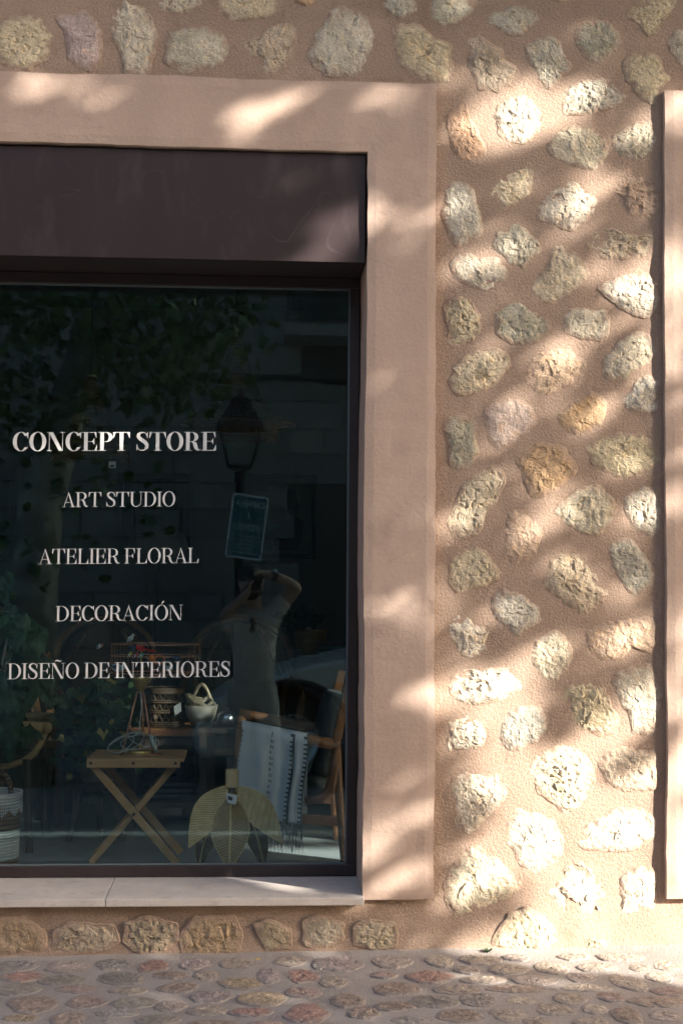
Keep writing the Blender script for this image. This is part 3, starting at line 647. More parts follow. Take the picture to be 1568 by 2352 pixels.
# ---- lettering on the glass, drawn as high-contrast roman capitals
def glyph(ch, w, h):
    s = 0.10; P = []
    def rect(a, b, c, d): P.append([(a, b), (c, b), (c, d), (a, d)])
    def serif(x0, x1, y): rect(x0 - s, y, x1 + s, y + h)
    def ring(cx, cy, rx, ry, wi, hi, a0, a1, n=36):
        for i in range(n):
            q = []
            for a in (a0 + (a1 - a0) * i / n, a0 + (a1 - a0) * (i + 1) / n):
                q.append(((cx + rx * math.cos(a), cy + ry * math.sin(a)), (cx + (rx - wi) * math.cos(a), cy + (ry - hi) * math.sin(a))))
            P.append([q[0][0], q[1][0], q[1][1], q[0][1]])
    def sweep(pts):                                  # (x, y, half width) along a curve
        for i in range(len(pts) - 1):
            e = []
            for k in (i, i + 1):
                a = pts[max(k - 1, 0)]; b = pts[min(k + 1, len(pts) - 1)]; dx, dy = b[0] - a[0], b[1] - a[1]; l = math.hypot(dx, dy) or 1
                e.append(((pts[k][0] - dy / l * pts[k][2], pts[k][1] + dx / l * pts[k][2]), (pts[k][0] + dy / l * pts[k][2], pts[k][1] - dx / l * pts[k][2])))
            P.append([e[0][0], e[1][0], e[1][1], e[0][1]])
    acc = None
    if ch in 'ÑÓ': acc = ch; ch = {'Ñ': 'N', 'Ó': 'O'}[ch]
    if ch == 'I': rect(s, h, s + w, 1 - h); serif(s, s + w, 0); serif(s, s + w, 1 - h); adv = w + 2 * s
    elif ch in 'LEF':
        rect(s, h, s + w, 1 - h); W_ = s + w + 0.42
        serif(s, s + w, 1 - h) if ch == 'L' else rect(0, 1 - h, W_, 1)
        if ch == 'F': serif(s, s + w, 0)
        else: rect(0, 0, W_ + .03, h); P.append([(W_ + .03 - h, h), (W_ + .03, h), (W_ + .03, .32), (W_ + .01, .32)]); P.append([(W_ - .10, h), (W_ + .03 - h, h), (W_ + .01, .28)])
        if ch in 'EF':
            P.append([(W_ - h, .70), (W_, .70), (W_, 1 - h), (W_ - h, 1 - h)]); P.append([(W_ - h, 1 - h), (W_ - .11, 1 - h), (W_ - h, .72)])
            rect(s + w, .5 - h / 2, W_ - .13, .5 + h / 2); P.append([(W_ - .13, .34), (W_ - .10, .34), (W_ - .10, .66), (W_ - .13, .66)]); P.append([(W_ - .20, .5 + h / 2), (W_ - .13, .5 + h / 2), (W_ - .13, .63)]); P.append([(W_ - .20, .5 - h / 2), (W_ - .13, .37), (W_ - .13, .5 - h / 2)])
        adv = W_ + .05
    elif ch == 'T':
        W_ = 0.80; c = W_ / 2; rect(c - w / 2, h, c + w / 2, 1 - h); serif(c - w / 2, c + w / 2, 0); rect(0, 1 - h, W_, 1)
        for a, b, d in ((0, h, .12), (W_, W_ - h, W_ - .12)): P.append([(a, .68), (b, .68), (b, 1 - h), (a, 1 - h)]); P.append([(b, .70), (d, 1 - h), (b, 1 - h)])
        adv = W_
    elif ch == 'O': ring(.41, .5, .41, .52, w * 1.08, h * 1.2, 0, 2 * math.pi, 56); adv = .82
    elif ch == 'C':
        ring(.40, .5, .40, .52, w * 1.1, h * 1.2, R(38), R(322), 46)
        P.append([(.70, .68), (.745, .68), (.745, 1.0), (.72, 1.0)]); P.append([(.63, .91), (.74, .70), (.72, .98), (.66, .96)]); P.append([(.70, .30), (.69, .19), (.64, .09), (.715, .16)])
        adv = .76
    elif ch == 'D':
        rect(s, h, s + w, 1 - h); rect(0, 0, .36, h); rect(0, 1 - h, .36, 1); ring(.36, .5, .46, .5, w * 1.1, h, -math.pi / 2, math.pi / 2, 34); adv = .83
    elif ch in 'PR':
        rect(s, h, s + w, 1 - h); serif(s, s + w, 0); rect(0, 1 - h, .38, 1); rect(s + w, .47, .38, .47 + h); ring(.38, .735, .32, .265, w * 1.05, h, -math.pi / 2, math.pi / 2, 26); adv = .70
        if ch == 'R': sweep([(.36, .475, .02), (.46, .45, .05), (.53, .38, w * .52), (.56, .25, w * .52), (.60, .12, w * .48), (.68, .03, .045), (.76, .03, .022), (.80, .09, .014)]); adv = .80
    elif ch == 'S':
        sweep([(.54, .70, .016), (.53, .82, .022), (.47, .93, .024), (.36, .985, .024), (.24, .975, .04), (.14, .90, w * .42), (.11, .78, w * .50), (.18, .66, w * .52), (.32, .55, w * .55), (.46, .44, w * .55), (.53, .31, w * .52), (.52, .17, w * .46), (.45, .07, .045), (.33, .015, .024), (.20, .03, .024), (.10, .11, .024), (.06, .22, .022), (.05, .32, .016)])
        P.append([(.53, .68), (.57, .68), (.57, 1.0), (.545, 1.0)]); P.append([(.03, .34), (.03, .0), (.055, .0), (.07, .34)]); adv = .62
    elif ch == 'U':
        rect(s, .32, s + w, 1 - h); serif(s, s + w, 1 - h); x2 = .72; rect(x2, .32, x2 + h, 1 - h); serif(x2, x2 + h, 1 - h)
        cx = (s + x2 + h) / 2; rx = (x2 + h - s) / 2
        for i in range(30):
            q = []
            for a in (math.pi + math.pi * i / 30, math.pi + math.pi * (i + 1) / 30):
                tt = (1 - math.cos(a - math.pi)) / 2; th = w * (1 - tt) + h * tt
                q.append(((cx + rx * math.cos(a), .32 + .335 * math.sin(a)), (cx + (rx - th) * math.cos(a), .32 + (.335 - h * 1.6) * math.sin(a))))
            P.append([q[0][0], q[1][0], q[1][1], q[0][1]])
        adv = x2 + h + s
    elif ch == 'N':
        x2 = .74; rect(s, h, s + h, 1 - h); serif(s, s + h, 0); rect(x2, 0.0, x2 + h, 1 - h); serif(x2, x2 + h, 1 - h); rect(0, 1 - h, s + .05, 1)
        P.append([(s - .02, 1.0), (s - .02 + w * 1.15, 1.0), (x2 + h, 0.0), (x2 + h - w * 1.05, 0.0)]); adv = x2 + h + s
    elif ch == 'A':
        P.append([(.08, h), (.08 + h * 1.1, h), (.39 + h * .6, .93), (.37, .93)]); P.append([(.355, 1.0), (.40, 1.0), (.74, h), (.74 - w * 1.12, h)])
        rect(-.03, 0, .22, h); rect(.46, 0, .84, h); rect(.19, .30, .60, .30 + h); adv = .80
    if acc == 'Ñ': sweep([(.26, 1.10, .018), (.33, 1.17, .035), (.42, 1.16, .045), (.50, 1.11, .045), (.58, 1.11, .035), (.64, 1.18, .015)])
    if acc == 'Ó': P.append([(.40, 1.09), (.44, 1.09), (.60, 1.26), (.50, 1.28)])
    return P, adv
def letters(txt, x0, x1, ybase0, ybase1, ytop, w, h):
    A = at(x0, ybase0, GLASS); B = at(x1, ybase1, GLASS); cap = at(x0, ytop, GLASS).z - A.z; track = 0.03; space = 0.27
    pos = 0.0; lay = []
    for ch in txt:
        if ch == ' ': pos += space; continue
        P, adv = glyph(ch, w, h); lay.append((ch, P, pos)); pos += adv + track
    sx = (B.x - A.x) / (pos - track); slope = (B.z - A.z) / (B.x - A.x)
    for ch, P, po in lay:
        m = MB()
        for i, poly in enumerate(P):
            y = 0.2668 - 0.00006 * (i % 12); pts = [(A.x + (po + p[0]) * sx, y, A.z + (po + p[0]) * sx * slope + p[1] * cap) for p in poly]
            m.add(pts, [tuple(range(len(pts)))])
        o = m.build('letter', M['white'], win); o['label'] = 'white letter ' + ch + ' on the glass'
letters('CONCEPT STORE', 30, 497, 1036, 1035, 993, 0.178, 0.028)
letters('ART STUDIO', 144, 403, 1165, 1163, 1131, 0.135, 0.030)
letters('ATELIER FLORAL', 90, 457, 1296, 1293, 1261, 0.135, 0.030)
letters('DECORACIÓN', 128, 420, 1427, 1424, 1392, 0.135, 0.030)
letters('DISEÑO DE INTERIORES', 18, 529, 1560, 1554, 1524, 0.135, 0.030)

# neighbouring opening on the right: a second display window of the same shop
w2 = thing('shop_window', (2.2, GLASS, 0.232), None, None); w2.parent = bld
A0, A1 = R2_IN + .003, 2.815
for (a, b, c, d) in ((A0, A1, .232, .269), (A0, A1, 2.258, 2.2955), (A0, A0 + .037, .2695, 2.2575), (A1 - .037, A1, .2695, 2.2575)):
    m = MB(); m.box(a, b, .248, .30, c, d); bevel(m.build('frame', M['frame'], w2), .002)
m = MB(); m.box(A0 + .033, A1 - .033, .2672, .2752, .265, 2.262); m.build('pane', M['glass'], w2)
m = MB(); m.box(A0 - .002, A1 + .002, -.006, .015, 2.292, TOP_IN - .006); m.build('fascia_panel', M['panel'], bld)
m = MB(); m.box(A0 - .002, A1 + .002, .015, .29, 2.2965, 2.312); m.build('soffit', M['frame'], bld)
m = MB(); m.box(R2_IN, 2.818, -.05, .31, .198, .2225); bevel(m.build('sill_slab', M['sill'], bld), .0025)
# unseen overhang added high above the frame to keep sky light off the wall
m = MB(); m.box(-3.6, 4.4, -1.15, -0.021, 4.35, 4.5); m.build('eave', M['darkwood'], bld)
# body of the house behind and above the facade sheet
m = MB(); m.box(-3.6, OUT_L + .019, 0.1, 0.35, -0.3, 4.1); m.box(OUT_R - .019, 1.371, 0.1, 0.35, -0.3, 4.1); m.box(3.05, 4.4, 0.1, 0.35, -0.3, 4.1)
m.box(OUT_L + .02, OUT_R - .02, 0.1, 0.34, TOP_OUT - .015, 4.1); m.box(1.372, 3.049, 0.1, 0.34, TOP_OUT - .015, 4.1); m.box(OUT_L + .02, OUT_R - .02, 0.1, 0.34, -0.3, 0.19)
m.box(1.372, 3.049, 0.1, 0.34, -0.3, 0.19); m.box(-3.6, 4.4, -0.02, 0.35, 4.101, 4.7)
m.build('core_wall', M['mortar'], bld)

# room behind the glass
def slab(name, m_, *b):
    m = MB(); m.box(*b); return tag(m.build(name, m_), kind='structure')
FLOOR = 0.12
slab('floor', M['shopfloor'], -3.4, 4.30, 0.352, 5.0, -0.1, FLOOR)
slab('ceiling', M['shopwall'], -3.4, 4.30, 0.352, 5.0, 3.1, 3.3)
slab('wall_back', M['shopwall'], -3.6, 4.5, 5.002, 5.2, -0.1, 3.3)
slab('wall_left', M['shopwall'], -3.6, -3.402, 0.352, 5.0, -0.1, 3.3)
slab('wall_right', M['shopwall'], 4.302, 4.5, 0.352, 5.0, -0.1, 3.3)

# pavement with its cobbles, kerb, road, far pavement
KY = -1.75
xs = seg([-7, -2.2, 2.4, 8], 0.035); ys = seg([KY, -0.98, 0.07], 0.03)
X, Y = np.meshgrid(xs, ys, indexing='ij'); p = np.stack([X, Y, np.zeros_like(X)], -1)
Zg = gz(X, Y) + 0.0022 * fbm(p * 4, 3, 51) + 0.0015 * vnoise(p * 30, 52) + 0.018 * np.clip((Y + 0.07) / 0.08, 0, 1) ** 2
V = np.stack([X, Y, Zg], -1).reshape(-1, 3).tolist(); ny = len(ys)
Fc = [(i * ny + j, (i + 1) * ny + j, (i + 1) * ny + j + 1, i * ny + j + 1) for i in range(len(xs) - 1) for j in range(ny - 1)]
me = bpy.data.meshes.new('pavement'); me.from_pydata(V, [], Fc); pave = tag(link('pavement', me, M['bedding'], None, None, True), kind='structure')
pave['label'] = 'grey mortar pavement set with rounded cobblestones'
def cobble(x, y, a, b, k, seed, detail=True, hh=None):
    n = 9; pl = []
    for q in range(n):
        t = 2 * math.pi * q / n; r = random.uniform(0.98, 1.32); pl.append((a * math.cos(t) * r, b * math.sin(t) * r))
    me = stone_mesh(pl, hh or random.uniform(0.004, 0.006), seed, K=34 if detail else 18, Rn=9 if detail else 4, rough=0.55, rim=-0.004, plane='ground', power=2.6, bulge=0.9)
    o = link('cobblestone', me, M['cobble'], pave, (x, y, gz(x, y) + 0.0015)); t = GT[k]; v = random.uniform(0.88, 1.1); o.color = (t[0] * v, t[1] * v, t[2] * v, 1)
    o.rotation_euler = (0, 0, random.uniform(-0.12, 0.12)); return o
for i, (k, x, y, a, b) in enumerate(COBBLES): cobble(x / 1000, y / 1000, a / 1000, b / 1000, k, 700 + i)
done = [(x / 1000, y / 1000) for _, x, y, a, b in COBBLES]
sh = []
for q in range(6):
    pl = [(0.062 * math.cos(t) * random.uniform(.85, 1.1), 0.056 * math.sin(t) * random.uniform(.85, 1.1)) for t in [2 * math.pi * z / 10 for z in range(10)]]
    sh.append(stone_mesh(pl, 0.011, 900 + q, K=18, Rn=4, rough=0.45, plane='ground', power=3.0, bulge=0.7)); sh[-1].materials.append(M['cobble'])
for j, y in enumerate(np.arange(-1.62, -0.1, 0.145)):
    for x in np.arange(-2.6, 2.8, 0.165) + (0.08 if j % 2 else 0):
        xx, yy = x + random.uniform(-.025, .025), y + random.uniform(-.02, .02)
        if min(math.hypot(xx - a, yy - b) for a, b in done) < 0.125 or (abs(xx) < 0.85 and yy > -0.72): continue
        o = link('cobblestone', random.choice(sh), None, pave, (xx, yy, gz(xx, yy) + .0015)); o.rotation_euler = (0, 0, random.uniform(-.3, .3)); s = random.uniform(.75, 1.1); o.scale = (s * 1.1, s * .95, 1)
        o.color = (*GT[random.choice('gmrvtlbpoctt')], 1)
m = MB(); m.box(-60, 60, KY - 0.16, KY - 0.002, -0.5, gz(0, KY) + 0.004); tag(bevel(m.build('kerb', M['kerb']), 0.012, 3), kind='structure')
m = MB(); m.box(-60, -7.002, KY, 30, -0.5, 0.0); m.box(8.002, 60, KY, 30, -0.5, 0.0); tag(m.build('pavement', M['bedding']), kind='structure')
prof = [(KY - 0.15, -0.13), (-3.2, -0.27), (-4.6, -0.38), (-7.7, -0.38), (-8.0, -0.38), (-160, -0.40)]
m = MB()
for (a, b), (c, d) in zip(prof, prof[1:]): m.add([(-160, a, b), (-160, c, d), (160, c, d), (160, a, b)], [(0, 1, 2, 3)])
tag(m.build('road', M['asphalt']), kind='structure')
m = MB(); m.box(-60, 60, -9.6, -8.1, -0.5, -0.25); tag(bevel(m.build('far_pavement', M['kerb']), 0.012, 3), kind='structure')
# ------------------------------------------------------------------ street side: trees, house opposite, lamp, sign, car, photographer
def leaf_cloud(P, size, seed, droop=0.5):
    """many single five-lobed leaves at points P (N,3): returns verts, faces"""
    r = np.random.default_rng(seed); N = len(P)
    shape = np.array([(0, 0), (.30, .10), (.55, .32), (.36, .46), (.42, .80), (.14, .72), (0, 1.05), (-.14, .72), (-.42, .80), (-.36, .46), (-.55, .32), (-.30, .10)])
    K = len(shape); n = r.normal(size=(N, 3)); n[:, 2] = np.abs(n[:, 2]) * 0.9 + 0.25; n /= np.linalg.norm(n, axis=1)[:, None]
    a = r.normal(size=(N, 3)); a[:, 2] -= droop; a -= n * (a * n).sum(1)[:, None]; a /= np.linalg.norm(a, axis=1)[:, None]; b = np.cross(n, a)
    s = size * r.uniform(0.7, 1.25, N)
    V = P[:, None, :] + s[:, None, None] * ((shape[None, :, 1:2] - 0.5) * a[:, None, :] + shape[None, :, 0:1] * b[:, None, :]) + n[:, None, :] * (s[:, None, None] * -0.18 * np.abs(shape[None, :, 0:1]))
    Fc = [tuple(range(i * K, i * K + K)) for i in range(N)]
    return V.reshape(-1, 3).tolist(), Fc
def limb(m, a, b, r0, r1, bend=0.15, n=6):
    a, b = Vector(a), Vector(b); d = (b - a); pts = []
    off = Vector((random.uniform(-1, 1), random.uniform(-1, 1), random.uniform(-.3, .6))) * d.length * bend
    for k in range(n + 1):
        t = k / n; pts.append(a + d * t + off * math.sin(math.pi * t))
    m.tube(pts, [r0 + (r1 - r0) * k / n for k in range(n + 1)], 9); return pts

# The plane tree that shades the facade stands off to the right, between the front and the sun.
# T = share of sunlight its crown lets through to a given spot of the wall (spots in photograph pixels).
def sm(a): a = np.clip(a, 0, 1); return a * a * (3 - 2 * a)
LIT = [(60, 215, 105, 50, 30, .45), (585, 262, 120, 40, 28, 1.0), (480, 300, 60, 20, 20, .15), (830, 250, 100, 32, 30, .55), (300, 235, 70, 20, 10, .12), (180, 240, 50, 25, 20, .15),
       (765, 575, 95, 50, 32, 1.1), (800, 485, 55, 28, 30, .4), (880, 430, 65, 30, 35, 0.22), (868, 520, 55, 42, 45, 0.34), (860, 600, 45, 28, 30, 0.30), (930, 600, 50, 22, 30, 0.23), (955, 690, 55, 25, 30, 0.14),
       (940, 1372, 80, 26, 22, .85), (880, 1425, 60, 22, 25, .45), (970, 1310, 60, 20, 30, 0.17), (900, 1570, 90, 24, 28, .40), (960, 1645, 80, 25, 30, .42), (900, 1745, 90, 26, 28, .45), (890, 1900, 110, 48, 30, .45), (965, 1850, 60, 30, 35, .55), (900, 2030, 110, 36, 18, .65),
       (1215, 212, 140, 50, 20, 1.3), (1150, 290, 100, 60, 42, 1.2), (1255, 290, 90, 50, 40, .6), (1100, 140, 60, 30, 20, .5), (1440, 305, 65, 32, 25, .45), (1400, 355, 60, 25, 25, .35), (1310, 455, 85, 34, 30, .50), (1290, 520, 60, 30, 30, .25), (1190, 560, 60, 25, 30, .20),
       (1110, 625, 65, 25, 20, .28), (1270, 620, 65, 36, 40, .25), (1485, 640, 75, 42, 35, .8), (1440, 700, 70, 32, 25, .5), (1550, 610, 60, 85, 40, .95), (1335, 745, 70, 30, 30, .40), (1440, 795, 75, 26, 30, .60), (1060, 760, 45, 60, 60, .22),
       (1190, 735, 70, 30, 30, .25), (1130, 835, 80, 30, 30, .25), (1480, 900, 60, 34, 30, .65), (1350, 965, 90, 22, 30, .50), (1220, 945, 60, 30, 30, .25), (1430, 1040, 85, 32, 25, .62), (1300, 1160, 100, 42, 28, .80), (1470, 1160, 60, 60, 40, .68),
       (1180, 1215, 70, 34, 30, .60), (1060, 1180, 60, 60, 50, .18), (1070, 1350, 60, 30, 30, .35), (1400, 1290, 75, 26, 30, .65), (1300, 1400, 90, 22, 30, .40), (1440, 1385, 60, 44, 30, .75), (1180, 1400, 70, 42, 32, .60), (1060, 1440, 45, 55, 40, .60),
       (1260, 1485, 95, 42, 35, .95), (1430, 1475, 75, 52, 30, .90), (1100, 1575, 110, 28, 22, .70), (1560, 970, 40, 30, 30, .6), (1560, 1070, 40, 25, 30, .4), (1560, 1290, 50, 60, 30, .7), (1560, 1500, 50, 60, 30, .6),
       (800, 1990, 60, 45, 20, 1.0), (700, 2010, 80, 30, 10, .5), (480, 868, 120, 40, 8, .55), (690, 868, 70, 30, 8, .45), (800, 1392, 45, 34, 20, .9), (790, 2125, 150, 26, 18, .40), (560, 2000, 60, 20, 10, .25), (250, 2010, 90, 25, 10, .15)]
DARK = [(1250, 1662, 260, 30, 32, .92), (1040, 1740, 90, 42, 40, .75), (1060, 1850, 60, 60, 50, .35), (1030, 1520, 50, 24, 25, .8), (1480, 1708, 60, 20, 20, .5), (1090, 2105, 130, 26, 16, .85), (1000, 2140, 80, 25, 5, .7),
        (1330, 1600, 70, 40, 35, .35), (950, 1700, 90, 26, 30, .6), (960, 1930, 60, 40, 30, .35), (1180, 2300, 330, 30, 0, .15)]
def transmit(px, py):
    def g(c, pad=1.0):
        cx, cy, a, b, th, am = c; t = R(th); dx, dy = px - cx, -(py - cy); u = dx * math.cos(t) + dy * math.sin(t); v = -dx * math.sin(t) + dy * math.cos(t)
        return am * np.exp(-0.5 * ((u / (a * .62)) ** 2 + (v / (b * .62)) ** 2))
    lower = sm((py - 1420) / 330) * sm((px - 985) / 120)
    T = 0.012 + 0.10 * sm((px - 1000) / 80) * sm((py - 300) / 500) + 0.02 * sm((px - 840) / 60) + 0.86 * lower + 0.25 * sm((py - 1500) / 300) * sm((px - 820) / 60) * (1 - lower)
    t = R(30); u = px * math.cos(t) - py * math.sin(t); v = px * math.sin(t) + py * math.cos(t)
    T = T + 0.06 * np.clip(vnoise(np.stack([u / 170, v / 46, u * 0], -1), 61), -1, 1) * (px > 840)
    for c in LIT: T = T + g(c) * (1.6 if 840 <= c[0] <= 1000 and c[1] < 1340 else 1.15)
    for c in DARK: T = T * (1 - g(c))
    gr = sm((py - 2185) / 20)                                        # rays that reach the pavement instead
    Tg = 0.06 + 0.9 * sm((px - 880) / 220) * (1 - sm((py - 2330) / 170)) + 0.42 * sm((px - 900) / 300)
    T = T * (1 - gr) + Tg * gr
    out = np.maximum.reduce([-px / 200 - .0, (px - 1568) / 200, -py / 200, (py - 2800) / 200]); T = np.where(out > 0, np.where(px < 0, np.where(py > 2300, .03, .01), np.where((px > 1568) & (py > 1350), 1.0, np.where(px > 1600, 0.20 + 0.80 * np.exp(-.5 * (((px - 2475) / 42) ** 2 + ((py - 690) / 50) ** 2)), T * .9))), T)
    return np.clip(T, 0.008, 1.0)
ncand = 49000
cpx = rng.uniform(-2400, 2900, ncand); cpy = rng.uniform(-500, 3300, ncand)
LAM = 7.5
keep = rng.uniform(0, 1, ncand) < np.clip(-np.log(transmit(cpx, cpy)) / LAM, 0, 1)
cpx, cpy = cpx[keep], cpy[keep]
o0 = at(0, 0, 0.0); ux = (at(1000, 0, 0.0) - o0) / 1000; uy = (at(0, 1000, 0.0) - o0) / 1000; 
Wp = np.array(o0)[None] + cpx[:, None] * np.array(ux)[None] + cpy[:, None] * np.array(uy)[None]
# exact: use the plane grid of the wall (camera tilt makes pixels slightly uneven)
Wp = np.array([at(a, b, 0.0) for a, b in zip(cpx, cpy)])
dist = np.clip(rng.normal(7.6, 1.1, len(Wp)), 5.6, 10.2)
dist = np.maximum(dist, (4.3 - Wp[:, 0]) / SUN.x + rng.uniform(0, 1.6, len(Wp)))
LP = Wp + dist[:, None] * np.array(SUN)[None]
def plane_tree(loc, label, crown_pts, trunk_pts, radii, limbs, size, seed, group):
    t = thing('plane_tree', loc, label, 'tree', group)
    m = MB(); m.tube(trunk_pts, radii, 14); m.build('trunk', M['bark'], t, True)
    m = MB()
    for a, b, r0, r1 in limbs: limb(m, a, b, r0, r1)
    m.build('branches', M['bark'], t, True)
    V, Fc = leaf_cloud(crown_pts, size, seed); m = MB(); m.add(V, Fc); m.build('crown', M['leaf'], t); return t
cc = Vector(LP.mean(0)); base = Vector((cc.x + 0.5, cc.y - 0.3, -0.38))
fork = Vector((cc.x + 0.35, cc.y - 0.2, 2.6))
# twigs only reach spots of the crown that are dense with leaves
lm = []; dens = LP[rng.choice(len(LP), 14, replace=False)]
for q in dens: lm.append((fork, q, 0.05, 0.008))
sel = [(a, b, c, d) for (a, b, c, d) in lm if transmit(np.array([0.0]), np.array([0.0]))[0] < 1]
plane_tree(base, 'tall plane tree off to the right that dapples the shop front with shade', LP, [base, base + Vector((-.05, .02, 1.2)), fork, fork + Vector((.1, -.2, 1.2))], [0.2, 0.16, 0.14, 0.05], [], 0.125, 3, 'street plane trees')

# the plane tree mirrored in the left of the glass
TY = -6.4
b0 = mirrored(72, 1560, TY); b0 = Vector((b0.x - 0.05, TY, -0.38)); tr = [b0, mirrored(75, 1350, TY), mirrored(95, 1150, TY), mirrored(150, 950, TY), mirrored(205, 790, TY), mirrored(225, 650, TY), mirrored(230, 480, TY)]
pts = []
r2 = np.random.default_rng(5)
clumps = [mirrored(40, 700, TY) , mirrored(20, 860, TY + .5), mirrored(110, 760, TY + .3), mirrored(300, 730, TY + .4), mirrored(380, 760, TY + .2), mirrored(430, 830, TY + .5), mirrored(330, 880, TY + .6), mirrored(60, 980, TY + .6), mirrored(480, 700, TY - .2), mirrored(240, 1130, TY + .7), mirrored(60, 1290, TY + .5), mirrored(190, 560, TY), mirrored(400, 560, TY), mirrored(-60, 600, TY), mirrored(-150, 800, TY), mirrored(560, 560, TY)]
for c in clumps:
    n = 150 if c.z > 2.2 else 40
    pts.append(np.array(c)[None] + r2.normal(size=(n, 3)) * np.array([.30, .35, .16])[None])
top = np.array(tr[-1]) + np.array([0, 0, 1.2]); pts.append(top[None] + r2.normal(size=(1500, 3)) * np.array([1.3, 1.1, .7])[None])
plane_tree(b0, 'leaning plane tree with mottled bark mirrored at the left of the glass', np.concatenate(pts), tr, [0.26, 0.2, 0.18, 0.165, 0.155, 0.14, 0.10],
           [(tr[4], clumps[5], .05, .012), (tr[3], clumps[1], .05, .012), (tr[5], clumps[3], .045, .01), (tr[2], clumps[9], .02, .005), (tr[6], tuple(top), .08, .02)], 0.10, 8, 'street plane trees')

# house opposite, of squared blocks
OY = -9.3
opp = thing('block_house', (2.0, OY, -0.25), 'pale squared-stone house across the street mirrored in the glass', 'building')
m = MB(); m.box(-14, 1.4, OY - 5, OY - 0.012, -0.4, 4.9); m.box(1.4, 6.8, OY - 5, OY - 0.012, -0.4, 6.9); m.box(6.8, 8.2, OY - 5, OY - 0.012, -0.4, 4.9); m.box(8.2, 12, OY - 5, OY - 0.012, -0.4, 4.6); ow = m.build('wall', M['joint'], opp)  # unseen roof heights stepped: tall part shades the tree, low parts admit light
bz = -0.25; row = 0; bm_cache = {}
def block_mesh(w, h):
    key = (round(w, 2), round(h, 2))
    if key not in bm_cache:
        m = MB(); m.box(-w / 2 + .005, w / 2 - .005, -0.03, 0.012, -h / 2 + .005, h / 2 - .005); me = m.mesh('block'); me.materials.append(M['blocks']); bm_cache[key] = me
    return bm_cache[key]
door = mirrored(770, 1250, OY); dx0, dx1 = door.x - 0.20, door.x + 1.0
while bz < 4.8:
    h = [0.27, 0.31, 0.25, 0.29][row % 4]; x = -3.6 + (row % 3) * 0.13
    while x < 3.4:
        w = random.choice([0.38, 0.46, 0.54, 0.62])
        if not (x + w > dx0 and x < dx1 and bz < 2.2) and not (x + w > dx0 + .0 and x < dx1 + .1 and 3.25 < bz < 5.2):
            o = link('block', block_mesh(w, h), None, ow, Vector((x + w / 2, OY, bz + h / 2)) - worldloc(ow)); v = random.uniform(.80, 1.08); o.color = (v, v * random.uniform(.96, 1.0), v * random.uniform(.92, 1.0), 1)
        x += w
    bz += h; row += 1
m = MB(); m.box(-14, -3.9, OY - .011, OY + .012, -.3, 4.85); m.box(4.1, 8.2, OY - .011, OY + .012, -.3, 4.85); m.box(1.4, 6.8, OY - .011, OY + .012, 5.0, 6.9); m.box(8.2, 12, OY - .011, OY + .012, -.3, 4.6); m.build('render_coat', M['blocks'], opp).color = (.95, .93, .9, 1)
dd = thing('door', (dx0, OY, -0.25), None, None); dd.parent = opp; dd.location = Vector((dx0, OY, -0.25)) - worldloc(opp)
m = MB(); m.box(dx0 + .02, dx1 - .02, OY - .006, OY + .02, -0.25, 2.2); m.build('leaf', M['darkwood'], dd)
bal = thing('balcony', (0, 0, 0), None, None); bal.parent = opp; bal.location = Vector((dx0, OY, 3.0)) - worldloc(opp)
bL = mirrored(655, 742, OY + .6)
m = MB(); m.box(bL.x, bL.x + 2.0, OY + .013, OY + .65, bL.z - .12, bL.z); m.build('slab', M['kerb'], bal)
for k in range(17): m = MB(); xx = bL.x + .03 + k * .12; m.tube([(xx, OY + .62, bL.z), (xx, OY + .62, bL.z + .9)], .009, 6); m.build('baluster', M['iron'], bal)
m = MB(); m.tube([(bL.x, OY + .62, bL.z + .9), (bL.x + 2.0, OY + .62, bL.z + .9)], .02, 8); m.tube([(bL.x, OY + .62, bL.z + .06), (bL.x + 2.0, OY + .62, bL.z + .06)], .014, 8); m.tube([(bL.x + .01, OY + .02, bL.z + .9), (bL.x + .01, OY + .62, bL.z + .9)], .02, 8); m.build('rail', M['iron'], bal)
m = MB(); m.box(dx0 + .05, dx1 + .05, OY - .008, OY + .02, 3.28, 4.8); m.build('balcony_door', M['darkwood'], opp)
m = MB(); m.tube([mirrored(380, 868, OY + .04), mirrored(500, 872, OY + .04), mirrored(640, 866, OY + .04), mirrored(800, 876, OY + .04)], .022, 8); m.build('wall_cable', M['iron'], opp)

# street lamp
SY = -8.35
lc = mirrored(551, 1085, SY); lx = lc.x
sl = thing('street_lamp', (lx, SY, -0.25), 'black iron street lantern on a post mirrored above the blue sign', 'street lamp')
m = MB(); m.lathe([(.11, 0), (.11, .12), (.075, .18), (.065, .8), (.05, .9), (.042, 1.0), (.04, lc.z + .25 - .05), (.06, lc.z + .25), (.03, lc.z + .27)], (lx, SY, -0.25), 16); m.build('post', M['iron'], sl, True)
zb, zt, zr, ze = lc.z + .06, mirrored(551, 985, SY).z, mirrored(551, 925, SY).z, mirrored(551, 895, SY).z
wb, wt = .11, .20
cor = [(-1, -1), (1, -1), (1, 1), (-1, 1)]
m = MB()
for a, b in cor: m.tube([(lx + a * wb, SY + b * wb, zb), (lx + a * wt, SY + b * wt, zt)], .014, 6); m.tube([(lx, SY, lc.z), (lx + a * wb, SY + b * wb, zb)], .010, 6)
for z, w in ((zb, wb), (zt, wt)): m.tube([(lx + a * w, SY + b * w, z) for a, b in cor], .014, 6, closed=True)
m.build('cage', M['iron'], sl)
